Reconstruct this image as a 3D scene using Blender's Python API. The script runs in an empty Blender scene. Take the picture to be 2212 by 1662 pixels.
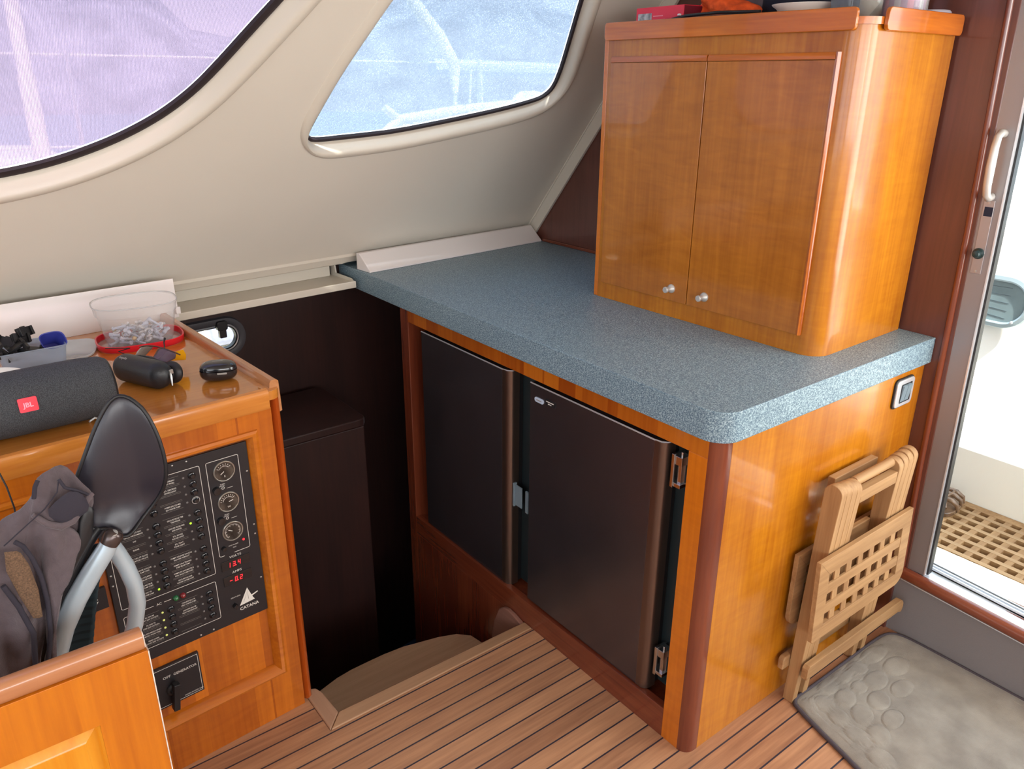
import bpy, math, random
from mathutils import Vector, Matrix, geometry
PI = math.pi
random.seed(7)
scn = bpy.context.scene
COL = scn.collection

# ------------------------------------------------------------------ camera, world, lights, exposure
cam_d = bpy.data.cameras.new('camera')
cam_d.sensor_width = 36.0
cam_d.lens = 36.0 * 1688.0 / 2212.0
cam_d.clip_start = 0.02
cam_o = bpy.data.objects.new('camera', cam_d)
COL.objects.link(cam_o)
R = ((0.7928643, -0.6093708, 0.0057742), (-0.2184582, -0.2930601, -0.9308017), (0.5688956, 0.7367381, -0.3654790))
cam_o.matrix_world = Matrix(((R[0][0], -R[1][0], -R[2][0], -1.27022), (R[0][1], -R[1][1], -R[2][1], -0.91604),
                             (R[0][2], -R[1][2], -R[2][2], 1.6), (0, 0, 0, 1)))
scn.camera = cam_o
scn.view_settings.view_transform = 'Standard'
scn.view_settings.look = 'None'
scn.view_settings.gamma = 1.0
scn.view_settings.exposure = 0.0
scn.view_settings.use_curve_mapping = False

wd = bpy.data.worlds.new('world'); scn.world = wd; wd.use_nodes = True
wn = wd.node_tree; wn.nodes.clear()
wo = wn.nodes.new('ShaderNodeOutputWorld'); wb = wn.nodes.new('ShaderNodeBackground')
wr = wn.nodes.new('ShaderNodeValToRGB'); wm = wn.nodes.new('ShaderNodeMapRange')
wt = wn.nodes.new('ShaderNodeTexCoord'); ws = wn.nodes.new('ShaderNodeSeparateXYZ')
wn.links.new(wt.outputs['Generated'], ws.inputs[0]); wn.links.new(ws.outputs['Z'], wm.inputs[0])
wm.inputs[1].default_value = -0.1; wm.inputs[2].default_value = 0.9
wr.color_ramp.elements[0].color = (0.93, 0.96, 1.0, 1); wr.color_ramp.elements[1].color = (0.55, 0.74, 1.0, 1)
wn.links.new(wm.outputs[0], wr.inputs[0]); wn.links.new(wr.outputs[0], wb.inputs[0])
wb.inputs[1].default_value = 3.6
wn.links.new(wb.outputs[0], wo.inputs[0])

def area(name, loc, target, sx, sy, power, color=(1, 1, 1)):
    l = bpy.data.lights.new(name, 'AREA'); l.shape = 'RECTANGLE'; l.size = sx; l.size_y = sy
    l.energy = power; l.color = color
    o = bpy.data.objects.new(name, l); COL.objects.link(o); o.location = loc
    d = Vector(target) - Vector(loc)
    o.rotation_euler = d.to_track_quat('-Z', 'Y').to_euler()
    return o
# daylight entering by the companionway door, by the side windows; added lamps at the door and at assumed saloon windows behind the viewer
def portal(name, loc, target, sx, sy):
    o = area(name, loc, target, sx, sy, 1.0); o.data.cycles.is_portal = True
portal('door_portal', (0.97, -0.76, 1.10), (0.0, -0.76, 1.10), 1.34, 1.72)
portal('port_window_portal', (-1.28, 1.25, 1.75), (-1.28, 0.0, 0.70), 2.1, 0.85)
portal('galley_window_portal', (0.10, 1.37, 1.75), (0.10, 0.1, 0.70), 1.1, 0.80)
area('added_door_lamp', (0.84, -0.96, 1.36), (0.15, 0.05, 0.95), 0.80, 1.0, 17, (1.0, 0.94, 0.86))  # added lamp inside the door, out of view, brightens the cabinet ends
sun = bpy.data.lights.new('sun', 'SUN'); sun.energy = 15.0; sun.angle = 0.03; sun.color = (1.0, 0.96, 0.9)
sun_o = bpy.data.objects.new('sun', sun); COL.objects.link(sun_o)
sun_o.rotation_euler = Vector((0.10, 0.62, -1.0)).to_track_quat('-Z', 'Y').to_euler()
area('added_saloon_lamp', (-2.95, -1.5, 1.55), (0.3, 0.6, 0.9), 2.6, 0.8, 10, (0.97, 0.98, 1.0))  # added lamp, stands in for assumed saloon windows behind the viewer
area('added_starboard_lamp', (-1.0, -3.25, 1.6), (-0.4, 0.6, 0.8), 3.2, 0.75, 50, (1.0, 0.98, 0.95))  # added unseen lamp before assumed starboard windows, lights the saloon

# ------------------------------------------------------------------ materials
def srgb(r, g, b):
    f = lambda c: (c / 255.0) / 12.92 if c / 255.0 <= 0.04045 else ((c / 255.0 + 0.055) / 1.055) ** 2.4
    return (f(r), f(g), f(b), 1)
def newmat(name):
    m = bpy.data.materials.new(name); m.use_nodes = True
    nt = m.node_tree; b = nt.nodes['Principled BSDF']
    return m, nt, b
def plain(name, col, rough=0.5, metal=0.0, coat=0.0, emit=None, estr=1.0, spec=0.5, noise=0.0, nscale=30, bump=0.0, bscale=200, sheen=0.0):
    m, nt, b = newmat(name)
    b.inputs['Base Color'].default_value = col; b.inputs['Roughness'].default_value = rough
    b.inputs['Metallic'].default_value = metal; b.inputs['Coat Weight'].default_value = coat
    b.inputs['Coat Roughness'].default_value = 0.08
    b.inputs['Specular IOR Level'].default_value = spec
    if sheen: b.inputs['Sheen Weight'].default_value = sheen
    if emit:
        b.inputs['Emission Color'].default_value = emit; b.inputs['Emission Strength'].default_value = estr
    tc = nt.nodes.new('ShaderNodeTexCoord')
    if noise:
        n = nt.nodes.new('ShaderNodeTexNoise'); n.inputs['Scale'].default_value = nscale; n.inputs['Detail'].default_value = 4
        nt.links.new(tc.outputs['Object'], n.inputs['Vector'])
        r = nt.nodes.new('ShaderNodeValToRGB')
        r.color_ramp.elements[0].position = 0.3; r.color_ramp.elements[1].position = 0.7
        r.color_ramp.elements[0].color = [c * (1 - noise) for c in col[:3]] + [1]
        r.color_ramp.elements[1].color = [min(1, c * (1 + noise)) for c in col[:3]] + [1]
        nt.links.new(n.outputs['Fac'], r.inputs[0]); nt.links.new(r.outputs[0], b.inputs['Base Color'])
    if bump:
        n = nt.nodes.new('ShaderNodeTexNoise'); n.inputs['Scale'].default_value = bscale; n.inputs['Detail'].default_value = 3
        nt.links.new(tc.outputs['Object'], n.inputs['Vector'])
        bp = nt.nodes.new('ShaderNodeBump'); bp.inputs['Strength'].default_value = bump; bp.inputs['Distance'].default_value = 0.002
        nt.links.new(n.outputs['Fac'], bp.inputs['Height']); nt.links.new(bp.outputs[0], b.inputs['Normal'])
    return m
def wood(name, c1, c2, axis='z', rough=0.22, coat=0.6, stave=0.0, grain=1.0, curl=0.0, spec=0.5):
    """varnished wood: streaks along axis, optional staves of differing tone, optional cross figure"""
    m, nt, b = newmat(name); L = nt.links; N = nt.nodes
    tc = N.new('ShaderNodeTexCoord')
    def noise(scale, s, det=4, dist=0.0):
        mp = N.new('ShaderNodeMapping'); mp.inputs['Scale'].default_value = scale
        L.new(tc.outputs['Object'], mp.inputs[0])
        n = N.new('ShaderNodeTexNoise'); n.inputs['Scale'].default_value = s; n.inputs['Detail'].default_value = det
        n.inputs['Distortion'].default_value = dist
        L.new(mp.outputs[0], n.inputs['Vector']); return n.outputs['Fac']
    ax = {'x': 0, 'y': 1, 'z': 2}[axis]
    sc = [1.0, 1.0, 1.0]; sc[ax] = 0.045
    fine = noise(sc, 95 * grain, 5, 0.3)
    sc2 = [1.0, 1.0, 1.0]; sc2[ax] = 0.22
    broad = noise(sc2, 9 * grain, 3, 0.8)
    mx = N.new('ShaderNodeMix'); mx.data_type = 'FLOAT'; mx.inputs[0].default_value = 0.55
    L.new(fine, mx.inputs[2]); L.new(broad, mx.inputs[3]); fac = mx.outputs[0]
    if stave:
        sc3 = [14.0, 14.0, 14.0]; sc3[ax] = 0.01
        mp = N.new('ShaderNodeMapping'); mp.inputs['Scale'].default_value = sc3
        L.new(tc.outputs['Object'], mp.inputs[0])
        v = N.new('ShaderNodeTexVoronoi'); v.inputs['Scale'].default_value = 1.0; v.distance = 'CHEBYCHEV'
        L.new(mp.outputs[0], v.inputs['Vector'])
        sp = N.new('ShaderNodeSeparateColor'); L.new(v.outputs['Color'], sp.inputs[0])
        mx2 = N.new('ShaderNodeMix'); mx2.data_type = 'FLOAT'; mx2.inputs[0].default_value = stave
        L.new(fac, mx2.inputs[2]); L.new(sp.outputs[0], mx2.inputs[3]); fac = mx2.outputs[0]
    if curl:
        sc4 = [1.0, 1.0, 1.0]; sc4[ax] = 4.5
        cr = noise(sc4, 9, 2, 1.2)
        mx3 = N.new('ShaderNodeMix'); mx3.data_type = 'FLOAT'; mx3.inputs[0].default_value = curl
        L.new(fac, mx3.inputs[2]); L.new(cr, mx3.inputs[3]); fac = mx3.outputs[0]
    r = N.new('ShaderNodeValToRGB')
    r.color_ramp.elements[0].position = 0.33; r.color_ramp.elements[0].color = c1
    r.color_ramp.elements[1].position = 0.68; r.color_ramp.elements[1].color = c2
    L.new(fac, r.inputs[0]); L.new(r.outputs[0], b.inputs['Base Color'])
    b.inputs['Roughness'].default_value = rough; b.inputs['Coat Weight'].default_value = coat
    b.inputs['Coat Roughness'].default_value = 0.06; b.inputs['Specular IOR Level'].default_value = spec
    return m
M = {}
CH1, CH2 = (0.34, 0.072, 0.006, 1), (0.64, 0.175, 0.010, 1)
M['cherry_z'] = wood('cherry_z', CH1, CH2, 'z', stave=0.35, curl=0.15)
M['cherry_y'] = wood('cherry_y', CH1, CH2, 'y')
M['cherry_x'] = wood('cherry_x', CH1, CH2, 'x')
M['cherry_curl'] = wood('cherry_curl', (0.35, 0.098, 0.005, 1), (0.58, 0.215, 0.010, 1), 'z', curl=0.16, rough=0.24, coat=0.35)
M['cherry_door'] = wood('cherry_door', (0.31, 0.092, 0.010, 1), (0.53, 0.185, 0.020, 1), 'z', curl=0.25, rough=0.22, coat=0.5)
M['mahog_z'] = wood('mahog_z', (0.120, 0.024, 0.012, 1), (0.215, 0.050, 0.020, 1), 'z', rough=0.25)
M['mahog_y'] = wood('mahog_y', (0.125, 0.025, 0.012, 1), (0.215, 0.050, 0.020, 1), 'y', rough=0.22)
M['mahog_x'] = wood('mahog_x', (0.22, 0.045, 0.012, 1), (0.40, 0.10, 0.022, 1), 'x', rough=0.22)
M['bulk'] = wood('bulk', (0.092, 0.030, 0.022, 1), (0.150, 0.048, 0.034, 1), 'z', rough=0.3, coat=0.4)
M['redpost'] = wood('redpost', (0.40, 0.06, 0.008, 1), (0.62, 0.13, 0.015, 1), 'z', rough=0.25)
M['teak'] = wood('teak', (0.27, 0.140, 0.060, 1), (0.47, 0.275, 0.125, 1), 'z', rough=0.6, coat=0.0, spec=0.3)
M['teak_x'] = wood('teak_x', (0.27, 0.140, 0.060, 1), (0.47, 0.275, 0.125, 1), 'x', rough=0.6, coat=0.0, spec=0.3)
M['nosing'] = wood('nosing', (0.36, 0.20, 0.105, 1), (0.50, 0.29, 0.16, 1), 'x', rough=0.45, coat=0.1)
M['desk_top'] = wood('desk_top', (0.50, 0.165, 0.022, 1), (0.66, 0.26, 0.045, 1), 'x', rough=0.12, coat=0.9)
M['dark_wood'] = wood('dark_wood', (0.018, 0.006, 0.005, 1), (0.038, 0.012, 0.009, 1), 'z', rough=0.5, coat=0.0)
M['white_panel'] = plain('white_panel', srgb(235, 228, 226), 0.35)
M['headliner'] = plain('headliner', srgb(222, 215, 202), 0.6, noise=0.02, nscale=3, bump=0.08, bscale=500)
M['frame_beige'] = plain('frame_beige', srgb(214, 206, 192), 0.4)
M['gasket'] = plain('gasket', srgb(40, 30, 34), 0.6)
M['black'] = plain('black', (0.012, 0.012, 0.014, 1), 0.45)
M['black_gloss'] = plain('black_gloss', (0.010, 0.011, 0.014, 1), 0.18, coat=0.6)
M['fridge'] = plain('fridge', (0.150, 0.132, 0.145, 1), 0.27, metal=0.85, noise=0.08, nscale=5)
M['fridge_edge'] = plain('fridge_edge', (0.20, 0.145, 0.12, 1), 0.3, metal=0.9)
M['chrome'] = plain('chrome', (0.62, 0.62, 0.62, 1), 0.22, metal=1.0)
M['satin'] = plain('satin', (0.60, 0.59, 0.57, 1), 0.40, metal=0.45)
M['alu'] = plain('alu', (0.33, 0.31, 0.32, 1), 0.42, metal=0.6)
M['alu_bright'] = plain('alu_bright', (0.80, 0.82, 0.86, 1), 0.3, metal=0.6)
M['tube'] = plain('tube', srgb(190, 205, 214), 0.35, metal=0.3)
M['leather'] = plain('leather', (0.026, 0.024, 0.034, 1), 0.30, bump=0.04, bscale=300)
M['mesh_fabric'] = plain('mesh_fabric', (0.010, 0.022, 0.028, 1), 0.85)
M['jacket'] = plain('jacket', srgb(92, 80, 84), 0.9, noise=0.12, nscale=60, bump=0.5, bscale=300, sheen=0.2)
M['jacket_dark'] = plain('jacket_dark', srgb(48, 44, 54), 0.9, bump=0.3, bscale=300)
M['jacket_mesh'] = plain('jacket_mesh', srgb(104, 80, 60), 0.9, noise=0.4, nscale=400)
M['panel_black'] = plain('panel_black', (0.016, 0.015, 0.018, 1), 0.42, noise=0.05)
M['text_white'] = plain('text_white', srgb(225, 222, 215), 0.6)
M['text_dim'] = plain('text_dim', srgb(150, 146, 140), 0.6)
M['red_led'] = plain('red_led', (0.8, 0.02, 0.02, 1), 0.4, emit=(1.0, 0.02, 0.03, 1), estr=2.2)
M['green_led'] = plain('green_led', (0.3, 0.7, 0.02, 1), 0.4, emit=(0.55, 0.95, 0.05, 1), estr=0.9)
M['led_off'] = plain('led_off', srgb(120, 115, 112), 0.3)
M['led_pale'] = plain('led_pale', (0.5, 0.5, 0.1, 1), 0.4, emit=(0.70, 0.75, 0.25, 1), estr=0.5)
M['lamp_green'] = plain('lamp_green', (0.02, 0.14, 0.05, 1), 0.2, coat=0.8)
M['lamp_red'] = plain('lamp_red', (0.22, 0.015, 0.02, 1), 0.2, coat=0.8)
M['gauge_face'] = plain('gauge_face', (0.045, 0.038, 0.034, 1), 0.25, coat=0.7)
M['gauge_rim'] = plain('gauge_rim', (0.40, 0.38, 0.34, 1), 0.25, metal=0.7)
M['red_plastic'] = plain('red_plastic', (0.75, 0.015, 0.03, 1), 0.3)
M['red_card'] = plain('red_card', srgb(232, 40, 66), 0.5)
M['dark_red_card'] = plain('dark_red_card', srgb(110, 20, 40), 0.5)
M['photo_grey'] = plain('photo_grey', srgb(170, 165, 165), 0.5, noise=0.6, nscale=70)
M['orange_cloth'] = plain('orange_cloth', (0.92, 0.10, 0.012, 1), 0.8, noise=0.3, nscale=45, bump=0.8, bscale=90)
M['blue_plastic'] = plain('blue_plastic', (0.045, 0.055, 0.33, 1), 0.4)
M['white_gel'] = plain('white_gel', srgb(246, 242, 232), 0.35)
M['cream'] = plain('cream', srgb(240, 233, 214), 0.45)
M['rope'] = plain('rope', srgb(240, 240, 235), 0.8, noise=0.1, nscale=200)
M['amber'] = plain('amber', (0.90, 0.42, 0.01, 1), 0.15)
M['sunglass'] = plain('sunglass', (0.06, 0.02, 0.012, 1), 0.1, coat=0.8)
M['mat_edge'] = plain('mat_edge', srgb(74, 66, 72), 0.9)
M['sandal'] = plain('sandal', srgb(120, 92, 70), 0.25, coat=0.6, noise=0.4, nscale=40)
M['grey_wall'] = plain('grey_wall', srgb(128, 122, 122), 0.85, bump=0.4, bscale=500)
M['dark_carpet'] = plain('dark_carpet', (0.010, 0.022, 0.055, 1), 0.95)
M['screw'] = plain('screw', (0.5, 0.5, 0.48, 1), 0.35, metal=0.9)
M['grey_plastic'] = plain('grey_plastic', srgb(120, 138, 148), 0.4)
M['lid_grey'] = plain('lid_grey', srgb(176, 172, 184), 0.35)
M['navy'] = plain('navy', (0.010, 0.014, 0.035, 1), 0.8)
M['white_worn'] = plain('white_worn', srgb(225, 212, 200), 0.6, noise=0.2, nscale=80)
M['badge'] = plain('badge', srgb(190, 205, 225), 0.3)
M['photo_black'] = plain('photo_black', srgb(40, 36, 38), 0.5)
M['fitting'] = plain('fitting', srgb(208, 204, 206), 0.35, metal=0.3, noise=0.25, nscale=80)
M['fitting_clear'] = plain('fitting_clear', srgb(196, 198, 214), 0.2)
M['brass'] = plain('brass', srgb(200, 168, 120), 0.35, metal=0.5)
M['pink'] = plain('pink', srgb(212, 110, 150), 0.4)
M['violet'] = plain('violet', srgb(150, 100, 150), 0.4)

def clear_mat(name, col, fac=0.2, rough=0.1, diff=(0.8, 0.8, 0.8, 1)):
    """thin clear plastic: mostly see-through, a little milky, glossy at grazing angles"""
    m = bpy.data.materials.new(name); m.use_nodes = True; nt = m.node_tree; N = nt.nodes; L = nt.links; N.clear()
    o = N.new('ShaderNodeOutputMaterial'); t = N.new('ShaderNodeBsdfTransparent'); t.inputs[0].default_value = col
    d = N.new('ShaderNodeBsdfDiffuse'); d.inputs[0].default_value = diff
    g = N.new('ShaderNodeBsdfGlossy'); g.inputs['Roughness'].default_value = rough
    f = N.new('ShaderNodeFresnel'); f.inputs[0].default_value = 1.35
    m1 = N.new('ShaderNodeMixShader'); m1.inputs[0].default_value = fac
    L.new(t.outputs[0], m1.inputs[1]); L.new(d.outputs[0], m1.inputs[2])
    ge = N.new('ShaderNodeNewGeometry'); k = N.new('ShaderNodeMath'); k.operation = 'SUBTRACT'; k.inputs[0].default_value = 1.0
    L.new(ge.outputs['Backfacing'], k.inputs[1]); k2 = N.new('ShaderNodeMath'); k2.operation = 'MULTIPLY'
    L.new(f.outputs[0], k2.inputs[0]); L.new(k.outputs[0], k2.inputs[1])
    m2 = N.new('ShaderNodeMixShader'); L.new(k2.outputs[0], m2.inputs[0]); L.new(m1.outputs[0], m2.inputs[1]); L.new(g.outputs[0], m2.inputs[2])
    L.new(m2.outputs[0], o.inputs[0]); return m
M['clear'] = clear_mat('clear', (0.97, 0.97, 0.97, 1), 0.20)
M['clear_blue'] = clear_mat('clear_blue', (0.80, 0.86, 0.93, 1), 0.42, diff=(0.62, 0.72, 0.85, 1))
M['door_glass'] = clear_mat('door_glass', (0.96, 0.98, 0.97, 1), 0.0, 0.02)
M['milky'] = clear_mat('milky', (0.9, 0.93, 0.95, 1), 0.7, diff=(0.78, 0.82, 0.84, 1))

def screen_mat(name, tint, thread, axis, scale, cover, noise_scale=0.0):
    """shade screen over the glass: fine woven threads, light comes through between them"""
    m = bpy.data.materials.new(name); m.use_nodes = True; nt = m.node_tree; N = nt.nodes; L = nt.links; N.clear()
    o = N.new('ShaderNodeOutputMaterial'); t = N.new('ShaderNodeBsdfTransparent'); t.inputs[0].default_value = tint
    tr = N.new('ShaderNodeBsdfTranslucent'); tr.inputs[0].default_value = thread
    d = N.new('ShaderNodeBsdfDiffuse'); d.inputs[0].default_value = thread
    md = N.new('ShaderNodeMixShader'); md.inputs[0].default_value = 0.25
    L.new(tr.outputs[0], md.inputs[1]); L.new(d.outputs[0], md.inputs[2])
    tc = N.new('ShaderNodeTexCoord')
    if noise_scale:
        w = N.new('ShaderNodeTexNoise'); w.inputs['Scale'].default_value = noise_scale; w.inputs['Detail'].default_value = 2
        L.new(tc.outputs['Object'], w.inputs['Vector']); src = w.outputs['Fac']; lo, hi = 0.36, 0.64
    else:
        w = N.new('ShaderNodeTexWave'); w.bands_direction = axis; w.inputs['Scale'].default_value = scale
        w.inputs['Distortion'].default_value = 0.6; w.inputs['Detail'].default_value = 1
        L.new(tc.outputs['Object'], w.inputs['Vector']); src = w.outputs['Fac']; lo, hi = 0.0, 1.0
    mr = N.new('ShaderNodeMapRange'); mr.inputs[1].default_value = lo; mr.inputs[2].default_value = hi
    mr.inputs[3].default_value = cover - 0.22; mr.inputs[4].default_value = cover + 0.22
    L.new(src, mr.inputs[0])
    mx = N.new('ShaderNodeMixShader'); L.new(mr.outputs[0], mx.inputs[0]); L.new(t.outputs[0], mx.inputs[1]); L.new(md.outputs[0], mx.inputs[2])
    L.new(mx.outputs[0], o.inputs[0]); return m
M['screen_lavender'] = screen_mat('screen_lavender', (0.68, 0.58, 0.66, 1), (0.46, 0.40, 0.46, 1), 'X', 110, 0.5)
M['screen_blue'] = screen_mat('screen_blue', (0.64, 0.68, 0.74, 1), (0.44, 0.465, 0.51, 1), 'X', 1, 0.45, noise_scale=260)

def floor_mat():
    m, nt, b = newmat('teak_and_holly'); N = nt.nodes; L = nt.links
    tc = N.new('ShaderNodeTexCoord'); sx = N.new('ShaderNodeSeparateXYZ'); L.new(tc.outputs['Object'], sx.inputs[0])
    def math_(op, a, bval):
        n = N.new('ShaderNodeMath'); n.operation = op
        if isinstance(a, (int, float)): n.inputs[0].default_value = a
        else: L.new(a, n.inputs[0])
        if isinstance(bval, (int, float)): n.inputs[1].default_value = bval
        else: L.new(bval, n.inputs[1])
        return n.outputs[0]
    q = math_('DIVIDE', math_('SUBTRACT', sx.outputs['Y'], 0.0215), 0.0536)
    plank = math_('FLOOR', q, 0.0); fr = math_('SUBTRACT', q, plank)
    dist = math_('MINIMUM', fr, math_('SUBTRACT', 1.0, fr))
    line = math_('LESS_THAN', dist, 0.040)
    wn_ = N.new('ShaderNodeTexWhiteNoise'); wn_.noise_dimensions = '1D'; L.new(plank, wn_.inputs['W'])
    mp = N.new('ShaderNodeMapping'); mp.inputs['Scale'].default_value = (0.06, 1, 1); L.new(tc.outputs['Object'], mp.inputs[0])
    cmb = N.new('ShaderNodeCombineXYZ'); L.new(math_('MULTIPLY', wn_.outputs['Value'], 7.0), cmb.inputs[0])
    ad = N.new('ShaderNodeVectorMath'); ad.operation = 'ADD'; L.new(mp.outputs[0], ad.inputs[0]); L.new(cmb.outputs[0], ad.inputs[1])
    n1 = N.new('ShaderNodeTexNoise'); n1.inputs['Scale'].default_value = 110; n1.inputs['Detail'].default_value = 5; L.new(ad.outputs[0], n1.inputs['Vector'])
    n2 = N.new('ShaderNodeTexNoise'); n2.inputs['Scale'].default_value = 24; n2.inputs['Detail'].default_value = 3; n2.inputs['Distortion'].default_value = 1.2; L.new(ad.outputs[0], n2.inputs['Vector'])
    f = math_('ADD', math_('MULTIPLY', n1.outputs['Fac'], 0.42), math_('ADD', math_('MULTIPLY', n2.outputs['Fac'], 0.38), math_('MULTIPLY', wn_.outputs['Value'], 0.2)))
    r = N.new('ShaderNodeValToRGB'); r.color_ramp.elements[0].position = 0.3; r.color_ramp.elements[1].position = 0.68
    r.color_ramp.elements[0].color = (0.28, 0.125, 0.066, 1); r.color_ramp.elements[1].color = (0.56, 0.29, 0.15, 1)
    L.new(f, r.inputs[0])
    mx = N.new('ShaderNodeMix'); mx.data_type = 'RGBA'; L.new(line, mx.inputs[0]); L.new(r.outputs[0], mx.inputs[6]); mx.inputs[7].default_value = (0.030, 0.024, 0.036, 1)
    L.new(mx.outputs[2], b.inputs['Base Color'])
    b.inputs['Roughness'].default_value = 0.42; b.inputs['Specular IOR Level'].default_value = 0.4
    return m
M['floor'] = floor_mat()
def laminate():
    m, nt, b = newmat('speckled_laminate'); N = nt.nodes; L = nt.links
    tc = N.new('ShaderNodeTexCoord')
    n = N.new('ShaderNodeTexNoise'); n.inputs['Scale'].default_value = 330; n.inputs['Detail'].default_value = 3; n.inputs['Roughness'].default_value = 0.75
    L.new(tc.outputs['Object'], n.inputs['Vector'])
    r = N.new('ShaderNodeValToRGB'); r.color_ramp.elements[0].position = 0.38; r.color_ramp.elements[1].position = 0.62
    r.color_ramp.elements[0].color = (0.060, 0.112, 0.170, 1); r.color_ramp.elements[1].color = (0.42, 0.55, 0.60, 1)
    e = r.color_ramp.elements.new(0.5); e.color = (0.165, 0.255, 0.315, 1)
    L.new(n.outputs['Fac'], r.inputs[0]); L.new(r.outputs[0], b.inputs['Base Color'])
    b.inputs['Roughness'].default_value = 0.42
    return m
M['laminate'] = laminate()
def speaker_cloth():
    m, nt, b = newmat('speaker_cloth'); N = nt.nodes; L = nt.links
    tc = N.new('ShaderNodeTexCoord'); v = N.new('ShaderNodeTexVoronoi'); v.inputs['Scale'].default_value = 760
    L.new(tc.outputs['Object'], v.inputs['Vector'])
    r = N.new('ShaderNodeValToRGB'); r.color_ramp.elements[0].color = (0.095, 0.100, 0.108, 1); r.color_ramp.elements[1].color = (0.030, 0.032, 0.037, 1)
    r.color_ramp.elements[0].position = 0.15; r.color_ramp.elements[1].position = 0.6
    L.new(v.outputs['Distance'], r.inputs[0]); L.new(r.outputs[0], b.inputs['Base Color']); b.inputs['Roughness'].default_value = 0.8
    return m
M['speaker_cloth'] = speaker_cloth()
def mat_pile():
    m, nt, b = newmat('plush_mat'); N = nt.nodes; L = nt.links
    tc = N.new('ShaderNodeTexCoord'); n = N.new('ShaderNodeTexNoise'); n.inputs['Scale'].default_value = 14; n.inputs['Detail'].default_value = 6
    L.new(tc.outputs['Object'], n.inputs['Vector'])
    r = N.new('ShaderNodeValToRGB'); r.color_ramp.elements[0].position = 0.35; r.color_ramp.elements[1].position = 0.7
    r.color_ramp.elements[0].color = srgb(124, 116, 106); r.color_ramp.elements[1].color = srgb(150, 142, 130)
    L.new(n.outputs['Fac'], r.inputs[0]); L.new(r.outputs[0], b.inputs['Base Color'])
    n3 = N.new('ShaderNodeTexNoise'); n3.inputs['Scale'].default_value = 600; L.new(tc.outputs['Object'], n3.inputs['Vector'])
    bp = N.new('ShaderNodeBump'); bp.inputs['Strength'].default_value = 0.6; bp.inputs['Distance'].default_value = 0.002
    L.new(n3.outputs['Fac'], bp.inputs['Height']); L.new(bp.outputs[0], b.inputs['Normal'])
    b.inputs['Roughness'].default_value = 0.95; b.inputs['Sheen Weight'].default_value = 0.3
    return m
M['plush'] = mat_pile()
def sea_mat():
    m, nt, b = newmat('sea'); b.inputs['Base Color'].default_value = (0.30, 0.38, 0.42, 1); b.inputs['Roughness'].default_value = 0.25
    return m
M['sea'] = sea_mat()

# ------------------------------------------------------------------ mesh helpers
class Frame:
    def __init__(s, o=(0, 0, 0), ex=(1, 0, 0), ey=(0, 1, 0), ez=(0, 0, 1)):
        s.o = Vector(o); s.x = Vector(ex); s.y = Vector(ey); s.z = Vector(ez)
    def __call__(s, p): return s.o + s.x * p[0] + s.y * p[1] + s.z * p[2]
    def at(s, p): return Frame(s(p), s.x, s.y, s.z)
    def rotz(s, deg):
        c, q = math.cos(math.radians(deg)), math.sin(math.radians(deg))
        return Frame(s.o, s.x * c + s.y * q, s.y * c - s.x * q, s.z)
    def tilt(s, axis, deg):
        c, q = math.cos(math.radians(deg)), math.sin(math.radians(deg))
        if axis == 'x': return Frame(s.o, s.x, s.y * c + s.z * q, s.z * c - s.y * q)
        if axis == 'y': return Frame(s.o, s.x * c - s.z * q, s.y, s.z * c + s.x * q)
        return s.rotz(deg)
W0 = Frame()
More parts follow.
